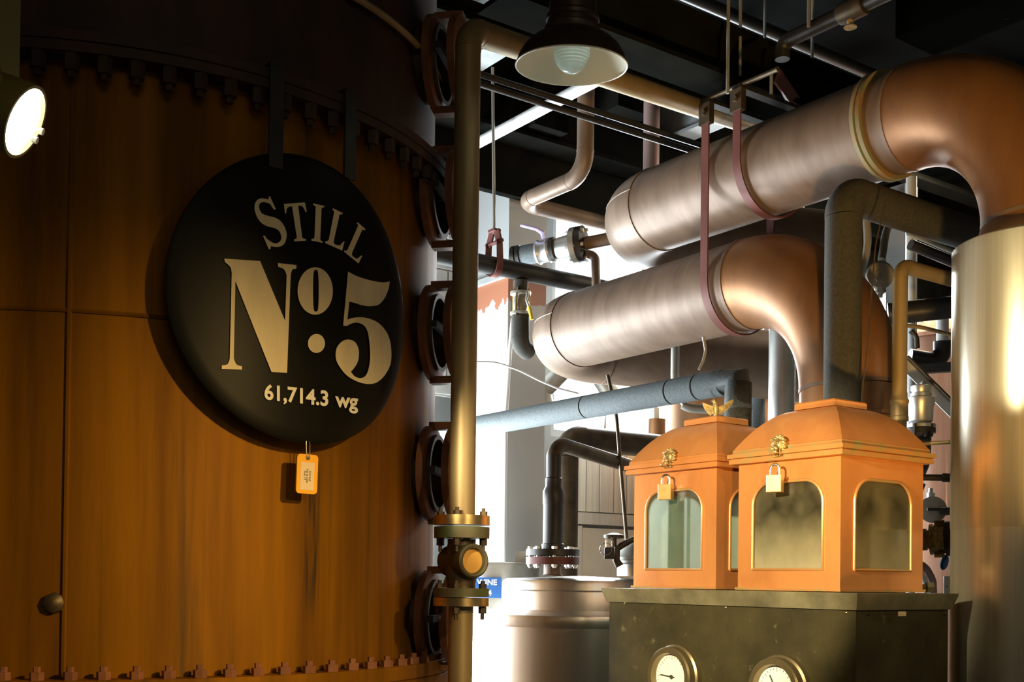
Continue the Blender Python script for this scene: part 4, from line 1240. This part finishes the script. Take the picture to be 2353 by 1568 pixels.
build('flange', MB().lathe(A + ax * fr(1268), ax, [(.05, 0), (.056, .004), (.056, .022), (.046, .026)], 24), black_iron, V)
build('reducer', MB().lathe(A + ax * fr(1280), ax, [(.044, 0), (.05, .02), (.055, fr(1318) - fr(1280))], 24), galv, V)
build('flange', MB().lathe(A + ax * fr(1318), ax, [(.06, 0), (.082, .002), (.082, .028), (.06, .03)], 32), steel_old, V)
build('flange', MB().lathe(A + ax * (fr(1318) + .031), ax, [(.06, 0), (.082, .002), (.082, .028), (.03, .034)], 32), black_iron, V)
build('outlet_pipe', MB().lathe(A + ax * fr(1338), ax, [(.030, 0), (.030, fr(1430) - fr(1338))], 20), copper_pipe, V)
nb, bb_, _ = frame(ax)
for k in range(6):
    a = k * PI / 3 + .3
    e = (nb * math.cos(a) + bb_ * math.sin(a)) * .068
    build('bolt', MB().lathe(A + ax * (fr(1318) - .012) + e, ax, [(.009, 0), (.009, .085)], 6), galv, V)
st = A + ax * fr(1253)
lv = MB(); l1 = at(1246, 534, d=5.25); l2 = at(1232, 526, d=5.25); l3 = at(1196, 517, d=5.25)
lv.tube([st + UP * .045, l1, l2, l3], [.014, .012, .009, .008], 8)
build('lever', lv, lilac, V)
ca = at(1368, 584, d=5.2)
build('drain_elbow', MB().tube(path([at(1345, 586, d=5.2), ca, at(1370, 660, d=5.2)], .03), .020, 14), copper_pipe, V)

# black drop pipe with brass-lever ball valve below the black pipe
dv = at(1196, 700, y=4.1); dx = dv.x
def dz(v): return at(1196, v, y=4.1).z
DV = thing('drop_ball_valve', 'dark drop pipe with pale ball valve and yellow lever grip under the black pipe', 'valve', (dx, 4.1, dz(795)))
build('upper_pipe', MB().cyl((dx, 4.1, dz(668)), (dx, 4.1, zbp - .041), .033, 20), ins_dark, DV)
build('valve_body', MB().lathe((dx, 4.1, dz(726)), UP, [(.034, 0), (.046, .004), (.046, .014), (.030, .02), (.034, .04), (.034, .06), (.030, .085), (.046, .092), (.046, .104), (.034, .108)], 24), steel_old, DV)
build('lower_pipe', MB().tube(path([(dx, 4.1, dz(727)), (dx, 4.1, dz(793)), (dx + .07, 4.14, dz(800))], .04), .040, 20), ins_dark, DV)
for k in range(4):
    a = k * PI / 2 + .5
    e = Vector((math.cos(a), math.sin(a), 0)) * .041
    build('bolt', MB().cyl(Vector((dx, 4.1, dz(730))) + e, Vector((dx, 4.1, dz(666))) + e, .005, 8), brass_bright, DV)
m = MB(); f1 = at(1212, 672, d=4.85); f2 = at(1210, 690, d=4.85); f3 = at(1216, 705, d=4.85); f4 = at(1222, 735, d=4.85)
m.tube([f1, f2, f3], .006, 8); build('lever', m, galv, DV)
m = MB(); m.tube([f3, f4], [.009, .007], 10); build('lever_grip', m, yellow_m, DV)

simple_pipe('thin_cable', 'thin pale cable drooping across the white pier', 'cable', [at(1040, 835, d=5.0), at(1092, 832, d=5.0), at(1140, 833, d=5.0), at(1190, 850, d=5.0), at(1240, 875, d=5.0), at(1282, 893, d=5.0), at(1330, 905, d=5.0)], .0045, .2, white_paint, n=8)
simple_pipe('white_conduit', 'narrow white conduit dropping down the pier corner', 'pipe', [at(1180, 725, d=5.5), at(1172, 800, d=5.5), at(1162, 960, d=5.5), Vector((at(1162, 960, d=5.5).x, at(1162, 960, d=5.5).y, 0.0))], .011, .3, white_paint, n=10)
simple_pipe('bent_duct', 'bent stainless duct in front of the lower window', 'duct', [at(1410, 915, d=5.9), at(1365, 845, d=5.9), at(1310, 836, d=5.9), at(1246, 902, d=5.9), at(1258, 960, d=5.9)], .047, .03, steel_old, None, 20)
simple_pipe('dark_sight_rod', 'thin dark rod standing left of the eagle-topped safe', 'rod', [at(1396, 862, d=4.575), at(1416, 950, d=4.575), at(1446, 1314, d=4.575)], .0075, .5, bronze_dark, None, 10)
p = at(1510, 950, d=5.7)
simple_pipe('copper_stub_riser', 'short copper riser above the eagle-topped safe', 'pipe', [(p.x, p.y, 0), (p.x, p.y, 2.40)], .042, 0, copper_warm, n=20)
simple_pipe('curved_hose', 'grey hose curving behind the eagle', 'hose', [at(1552, 778, d=4.75), at(1551, 860, d=4.75), at(1553, 915, d=4.75), at(1575, 938, d=4.75), at(1680, 945, d=4.75)], .018, .08, conduit_m, n=14)
simple_pipe('loop_cable', 'thin cable curling down from the lower copper pipe', 'cable', [at(1616, 775, d=4.0), at(1622, 805, d=4.0), at(1616, 830, d=4.0), at(1606, 850, d=4.0)], .005, .06, conduit_m, n=8)

# ------------------------------------------------------------------ stainless tank group
TX, TY = 2.86, 3.50
zr = 1.6 - (1415 - 1334) * 4.08 / F
zr0 = 1.6 - (1446 - 1334) * 4.08 / F
zt = 1.6 + (1334 - 1331) * 4.3 / F
tank = thing('stainless_tank', 'bright stainless tank with a raised drum top, behind the cabinet', 'tank', (TX, TY, 0))
build('tank_wall', MB().lathe((TX, TY, 0), UP, [(.425, 0), (.425, zr0 + .01)], 72), steel_tank, tank)
build('tank_rim', MB().lathe((TX, TY, 0), UP, [(.42, zr0), (.44, zr0 + .004), (.446, (zr + zr0) / 2), (.44, zr - .004), (.42, zr), (.30, zr + .012)], 72), steel_tank, tank)
build('drum', MB().lathe((TX, TY, 0), UP, [(.30, zr), (.30, zt - .02), (.294, zt - .006), (.28, zt), (.001, zt + .012)], 72), steel_tank, tank)
build('drum_seam', MB().tube([(TX + .3012 * math.cos(R_(a)), TY + .3012 * math.sin(R_(a)), zt - .045) for a in range(180, 331, 5)], .003, 6), steel_tank, tank)
fd = 4.33
fc = at(1270, 1300, d=fd); fx, fy = fc.x, fc.y
def fz(v): return zat(v, fd, 1270)
N = thing('tank_outlet_pipe', 'dark stepped pipe bolted onto the tank with red flange', 'pipe', (fx, fy, zt))
build('copper_stub', MB().lathe((fx, fy, zt - .0), UP, [(.040, .012), (.034, .016), (.033, fz(1298) - zt)], 28), copper_pipe, N)
build('flange', MB().lathe((fx, fy, fz(1298)), UP, [(.05, 0), (.100, .0), (.100, fz(1281) - fz(1298)), (.04, fz(1281) - fz(1298))], 40), red_iron, N, label='red lower flange')
build('flange', MB().lathe((fx, fy, fz(1278)), UP, [(.05, 0), (.100, .0), (.100, fz(1263) - fz(1278)), (.04, fz(1263) - fz(1278))], 40), black_iron, N)
for k in range(8):
    a = k * PI / 4 + .2
    e = Vector((math.cos(a), math.sin(a), 0)) * .084
    b_ = MB().cyl(Vector((fx, fy, fz(1306))) + e, Vector((fx, fy, fz(1258))) + e, .006, 8)
    b_.lathe(Vector((fx, fy, fz(1263))) + e, UP, [(.011, 0), (.011, .009)], 6)
    build('nut', MB().lathe(Vector((fx, fy, fz(1303))) + e, UP, [(.011, 0), (.011, .008)], 6), galv, N)
    build('bolt', b_, galv, N)
build('black_pipe', MB().lathe((fx, fy, fz(1263)), UP, [(.042, 0), (.042, .02), (.038, .022), (.038, fz(1160) - fz(1263)), (.040, fz(1158) - fz(1263)), (.040, fz(1130) - fz(1263)), (.031, fz(1118) - fz(1263)), (.031, fz(1100) - fz(1263)), (.028, fz(1098) - fz(1263)), (.028, fz(1045) - fz(1263))], 28), black_iron, N)
cpts = [(fx, fy, fz(1050)), (fx, fy, fz(1017)), at(1490, 1085, d=4.75)]
build('branch_pipe', MB().tube(path(cpts, .055), .0275, 24), bronze_dark, N)
q1 = at(1298, 1290, d=5.2)
pipe('brown_bend_pipe', 'thicker brown pipe bending right behind the dark stepped pipe', 'pipe', [(q1.x, q1.y, 0.2), (q1.x, q1.y, at(1298, 1005, d=5.2).z), (q1.x + 1.3, q1.y, at(1298, 1003, d=5.2).z)], .057, .09, bronze_dark, n=28, ring=False)
# domed manway with clamp and padlock
mc = at(1478, 1310, d=4.42)
MW = thing('domed_hatch', 'domed steel hatch with clamp on the tank beside the eagle-topped safe', 'hatch', (mc.x, mc.y, zt))
build('hatch_collar', MB().lathe((mc.x, mc.y, zt + .013), UP, [(.10, 0), (.10, .045), (.108, .05), (.108, .06)], 36), steel_tank, MW)
build('hatch_dome', MB().lathe((mc.x, mc.y, zt + .074), UP, [(.110, 0), (.110, .012), (.104, .016), (.085, .05), (.055, .075), (.001, .088)], 36), steel_old, MW)
build('clamp_arm', MB().tube([at(1424, 1302, d=4.32), at(1416, 1288, d=4.32), at(1418, 1262, d=4.32), at(1428, 1254, d=4.32), at(1470, 1232, d=4.4)], [.016, .014, .013, .013, .010], 10), bronze_dark, MW)
kc = at(1411, 1236, d=4.3)
build('clamp_knob', MB().lathe(kc - UP * .035, UP, [(.010, 0), (.010, .028), (.038, .034), (.038, .044), (.012, .052), (.001, .053)], 14), bronze_dark, MW)
pk = at(1400, 1272, d=4.26)
PL = thing('steel_padlock', 'dark padlock with key ring on the hatch clamp', 'padlock', pk - UP * .022)
build('lock_body', MB().obox(pk, RT, FW, UP, .036, .018, .044), black_iron, PL)
build('shackle', MB().tube(path([pk - RT * .011 + UP * .02, pk - RT * .011 + UP * .055, pk + RT * .011 + UP * .055, pk + RT * .011 + UP * .02], .010), .0035, 8), chrome, PL)
build('key_ring', MB().torus(at(1392, 1262, d=4.24), FW + RT * .3, .022, .0012, 28, 6), chrome, PL)
# small square tank marked WINE 4
wc = at(1142, 1350, d=5.18); wx, wy = wc.x, wc.y
wd = 5.18
WT = thing('wine_tank', 'small grey tank with a blue WINE sign behind the sight glass', 'tank', (wx, wy, 0))
wzt = zat(1293, wd - .15, 1142)
build('tank_wall', MB().lathe((wx, wy, 0), UP, [(.08, 1.2), (.08, wzt - .30), (.185, wzt - .22), (.188, wzt - .2), (.188, wzt - .012), (.196, wzt - .010), (.196, wzt), (.05, wzt + .004)], 48), steel_old, WT)
for k in range(3):
    a = k * 2 * PI / 3 + .4
    e = Vector((math.cos(a), math.sin(a), 0)) * .12
    build('leg', MB().cyl((wx + e.x, wy + e.y, 0), (wx + e.x * .95, wy + e.y * .95, wzt - .245), .016, 10), steel_old, WT)
tb = at(1199, 1281, d=5.12)
build('lifting_lug', MB().obox((tb.x, tb.y, tb.z - .0), RT, FW, UP, .058, .012, .052), steel_old, WT)
sc_ = at(1119, 1351, d=wd - .197)
sg = MB().obox(sc_, RT, FW, UP, .124, .003, .088)
SG = build('tank_sign', sg, blue_sign, WT, label='blue WINE 4 sign')
me = text_mesh('WINE', .034, .035, 'CENTER')
mapped('lettering', me, lambda a, b: sc_ - FW * .0022 + RT * a * .98 + UP * (b + .012), white_ink, SG)
me = text_mesh('4', .034, .035, 'CENTER')
mapped('lettering', me, lambda a, b: sc_ - FW * .0022 + RT * (a + .012) + UP * (b - .034), white_ink, SG)

# ------------------------------------------------------------------ fittings between the safes and the steel column
def rod(name, label, cat, pts, r, mat, bend=.03, n=12):
    return simple_pipe(name, label, cat, [at(u, v, d=d) for u, v, d in pts], r, bend, mat, None, n)
def big_tank(name, label, u, d, R, vtop, mat, seed=0):
    c = at(u, 1000, d=d)
    zt_ = zat(vtop, d - R, u)
    T = thing(name, label, 'tank', (c.x, c.y, 0))
    build('tank_shell', MB().lathe((c.x, c.y, 0), UP, [(R, 0), (R, zt_)], 64), mat, T)
    build('tank_head', MB().lathe((c.x, c.y, zt_), UP, [(R + .03, -.02), (R + .03, .0), (R, .002), (R * .8, .08), (R * .4, .14), (.001, .16)], 64), mat, T)
    return T
big_tank('copper_tank', 'pinkish copper tank in warm light left of the steel column', 2215, 6.3, .50, 752, pink_copper)
big_tank('far_copper_tank', 'orange copper tank far behind the eagle finial', 1650, 6.7, .34, 898, copper_warm)
jb = at(2021, 634, d=4.15)
JB = thing('junction_box', 'round grey junction box with a slotted cover behind the dark riser', 'junction box', jb - UP * .05)
jd = (-FW - RT * .25 - UP * .1).normalized()
build('box_body', MB().lathe(jb, jd, [(.03, -.05), (.046, -.045), (.048, 0), (.050, .004), (.050, .014), (.044, .02), (.001, .022)], 28), steel_old, JB)
for s in (-1, 1): build('cover_lug', MB().obox(jb + jd * .022 + UP * s * .012, RT + UP * .5, UP - RT * .5, jd, .03, .012, .012), steel_old, JB)
build('drain_fitting', MB().lathe(jb - UP * .044, -UP, [(.018, 0), (.018, .02), (.012, .022), (.012, .035)], 10), galv, JB)
rod('flex_conduit', 'left grey flexible conduit beside the round junction box', 'conduit', [(1990, 490, 4.2), (1996, 570, 4.2), (1972, 650, 4.2)], .014, conduit_m, .3)
rod('flex_conduit', 'right grey flexible conduit entering the round junction box from above', 'conduit', [(2060, 480, 4.2), (2036, 530, 4.2), (2026, 598, 4.15)], .014, conduit_m, .15)
rod('hanging_wire', 'thin dark wire drooping past the junction box to the nearer safe', 'wire', [(2034, 470, 3.4), (2012, 560, 3.4), (1996, 760, 3.4), (1978, 935, 3.4)], .0022, bronze_dark, .4, 6)
rod('dark_cross_pipe', 'dark pipe just under the dark insulated pipe, left of the steel column', 'pipe', [(2092, 562, 4.6), (2260, 630, 4.7)], .022, black_iron)
rod('thin_cross_conduit', 'thin grey conduit slanting down to the steel column', 'conduit', [(2086, 535, 4.5), (2260, 608, 4.6)], .010, conduit_m)
p = at(2073, 460, d=5.4)
build('grey_post', MB().box(p.x - .05, p.x + .05, p.y - .05, p.y + .05, 0, 3.46), grey_paint, None, 'dark grey post rising behind the junction box', 'post')
p = at(2093, 600, d=5.2)
simple_pipe('white_drop_pipe', 'narrow white pipe right of the dark grey post', 'pipe', [(p.x, p.y, 0), (p.x, p.y, 3.44)], .024, 0, white_paint, n=12)
rod('wide_black_pipe', 'wide black pipe level with the copper elbow, left of the steel column', 'pipe', [(2040, 722, 4.4), (2290, 695, 4.3)], .042, black_iron, n=20)
rod('lilac_drop_pipe', 'pale lilac vertical pipe under the wide black pipe', 'pipe', [(2166, 720, 4.6), (2166, 784, 4.6)], .024, white_paint, n=16)
rod('black_rubber_elbow', 'black rubber elbow hose below the pale vertical pipe', 'hose', [(2166, 785, 4.62), (2166, 835, 4.62), (2090, 822, 4.62)], .036, black_iron, .05, 18)
rod('thin_brass_tube', 'thin brass tube crossing above the black rubber elbow', 'pipe', [(2080, 748, 4.4), (2115, 752, 4.4), (2270, 790, 4.4)], .008, brass_pipe)
rod('pear_hanger', 'small curved black hanger left of the rubber elbow', 'hanger', [(2092, 760, 4.5), (2106, 772, 4.5), (2108, 800, 4.5)], .010, black_iron, .04)
build('black_bar', MB().bar(at(2095, 850, d=4.5), at(2280, 838, d=4.4), .03, .036), black_iron, None, 'black flat bar under the rubber elbow', 'bar')
a = at(2070, 830, d=4.2); b = at(2260, 1020, d=4.1)
AB = thing('angle_brace', 'grey steel angle brace slanting down to the steel column', 'brace', a)
dd = (b - a).normalized(); nn_ = dd.cross(FW).normalized()
if nn_.z < 0: nn_ = -nn_
build('brace_web', MB().obox((a + b) / 2, dd, FW, nn_, (b - a).length, .006, .036), white_paint, AB)
build('brace_flange', MB().obox((a + b) / 2 + nn_ * .021 - FW * .014, dd, FW, nn_, (b - a).length, .034, .006), bronze_dark, AB)
build('brace_bolt', MB().lathe(at(2122, 882, d=4.15), -FW, [(.010, -.02), (.010, .012)], 6), steel_old, AB)
vv = at(2116, 950, d=4.0)
def vz(v): return zat(v, 4.0, 2116)
SV = thing('silver_valve', 'silver stacked valve body left of the steel column', 'valve', (vv.x, vv.y, vz(1090)))
build('valve_body', MB().lathe((vv.x, vv.y, vz(975)), UP, [(.030, 0), (.040, .01), (.042, vz(935) - vz(975)), (.046, vz(930) - vz(975)), (.046, vz(915) - vz(975)), (.036, vz(912) - vz(975)), (.036, vz(905) - vz(975)), (.030, vz(903) - vz(975)), (.034, vz(897) - vz(975)), (.034, vz(888) - vz(975)), (.022, vz(885) - vz(975))], 24), galv, SV)
build('flange', MB().lathe((vv.x, vv.y, vz(984)), UP, [(.04, 0), (.050, 0), (.050, vz(976) - vz(984)), (.03, vz(975) - vz(984))], 24), galv, SV)
build('flange', MB().lathe((vv.x, vv.y, vz(996)), UP, [(.034, 0), (.050, .0), (.050, vz(986) - vz(996)), (.03, vz(985) - vz(996))], 24), black_iron, SV)
build('rubber_elbow', MB().tube(path([(vv.x, vv.y, vz(996)), (vv.x, vv.y, vz(1060)), at(2100, 1095, d=4.1)], .04), [.036] * 1 + [.034] * (len(path([(vv.x, vv.y, vz(996)), (vv.x, vv.y, vz(1060)), at(2100, 1095, d=4.1)], .04)) - 1), 20), black_iron, SV)
for du in (-14, 12, 24):
    q = at(2116 + du, 990, d=3.96)
    build('bolt', MB().lathe(q - UP * .02, UP, [(.007, 0), (.007, .045)], 6), black_iron, SV)
rod('thin_copper_rod', 'thin copper rod crossing to the steel column at the nearer safe lid height', 'rod', [(2085, 1022, 3.9), (2260, 1012, 3.8)], .007, brass_pipe)
T = rod('coupled_pipe', 'dark brass pipe with couplings below the lid edge of the nearer safe', 'pipe', [(2090, 1097, 3.9), (2260, 1100, 3.8)], .011, bronze_dark)
build('coupling', MB().cyl(at(2165, 1098, d=3.85), at(2190, 1099, d=3.84), .015, 10), bronze_dark, T)
ji = at(2143, 1172, d=4.0)
JC = thing('round_gauge_box', 'round grey instrument box above the brass valve', 'instrument', ji - UP * .05)
build('box_body', MB().lathe(ji, (-FW - RT * .3).normalized(), [(.03, -.06), (.042, -.05), (.042, 0), (.046, .004), (.046, .014), (.02, .02), (.001, .02)], 24), steel_old, JC)
build('cover_lug', MB().obox(ji - FW * .02 - RT * .006, RT, UP, FW, .04, .010, .012), bronze_dark, JC)
build('top_fitting', MB().lathe(ji + UP * .04 + FW * .02, UP, [(.014, 0), (.014, .02), (.008, .022), (.008, .036)], 10), galv, JC)
rod('black_lever', 'black valve lever rising right of the nearer safe', 'lever', [(2112, 1160, 3.8), (2114, 1130, 3.8), (2121, 1112, 3.8)], .009, black_iron)
rod('black_cross_tube', 'short black tube right of the round instrument box', 'pipe', [(2160, 1176, 3.95), (2240, 1172, 3.9)], .014, black_iron)
a = at(2100, 1242, d=3.75); b = at(2185, 1238, d=3.70); ax = (b - a).normalized(); L = (b - a).length
BV = thing('brass_union_valve', 'brass hexagon union valve between the nearer safe and the steel column', 'valve', a - UP * .05)
build('union_body', MB().lathe(a, ax, [(.040, 0), (.040, L * .35), (.034, L * .36), (.034, L * .45)], 6), brass_bright, BV)
build('threaded_end', MB().lathe(a + ax * L * .44, ax, [(.050, 0), (.050, .008), (.046, .010), (.046, .014), (.050, .016), (.050, .026), (.046, .028), (.046, L * .4)], 28), old_gold, BV)
build('black_cap', MB().lathe(a + ax * L * .82, ax, [(.040, 0), (.056, .006), (.056, .05), (.04, .056)], 12), black_iron, BV)
for s in (-1, 1): build('clamp_bolt', MB().lathe(a + ax * L * .5 + UP * s * .050 - FW * .02, ax, [(.010, 0), (.010, .03)], 8), brass_bright, BV)
bl = at(2170, 1293, d=3.72)
build('blue_lever', MB().sphere(bl, .03, 14, 10, (.5, .4, .85), Matrix.Rotation(.25, 3, FW)), blue_plastic, None, 'blue plastic valve lever right of the nearer safe', 'lever')
pp = at(2186, 1345, d=3.75)
PLT = thing('white_plate', 'small white plate with three screws beside the steel column', 'plate', pp - UP * .028)
build('plate', MB().obox(pp, RT, FW, UP, .05, .006, .056), white_paint, PLT)
for du, dv in ((2, -10), (-10, 4), (2, 15)):
    build('screw', MB().lathe(at(2186 + du, 1345 + dv, d=3.745), -FW, [(.003, -.002), (.003, .002)], 10), steel_old, PLT)
hz = [(2104, 1295), (2126, 1308), (2140, 1335), (2142, 1375), (2135, 1420)]
rod('pink_white_hose', 'white hose with pink stripe curving beside the nearer safe', 'hose', [(u, v, 3.9) for u, v in hz], .017, pink_pipe, .05, 14)
rod('purple_hose', 'thin white hose looping inside the pink striped hose', 'hose', [(2100, 1310, 3.88), (2122, 1322, 3.88), (2128, 1350, 3.88), (2126, 1420, 3.88)], .010, white_paint, .05, 12)
T = rod('brass_nipple', 'small brass nipple low beside the nearer safe', 'fitting', [(2095, 1351, 3.6), (2146, 1350, 3.6)], .010, brass_bright)
build('nipple_nut', MB().cyl(at(2128, 1350, d=3.6), at(2143, 1350, d=3.6), .017, 6), brass_bright, T)
rod('pale_cross_tube', 'pale grey tube crossing behind the two spirit safes', 'pipe', [(1716, 905, 6.0), (1900, 872, 5.7)], .024, galv, n=14)
rod('blue_grey_elbow', 'blue grey bent pipe far behind the spirit safes', 'pipe', [(1742, 1900, 5.8), (1742, 890, 5.8), (1900, 850, 5.6)], .035, ins_grey, .06, 18)
print('objects', len(bpy.data.objects), 'tris', sum(len(o.data.polygons) for o in bpy.data.objects if o.type == 'MESH'))
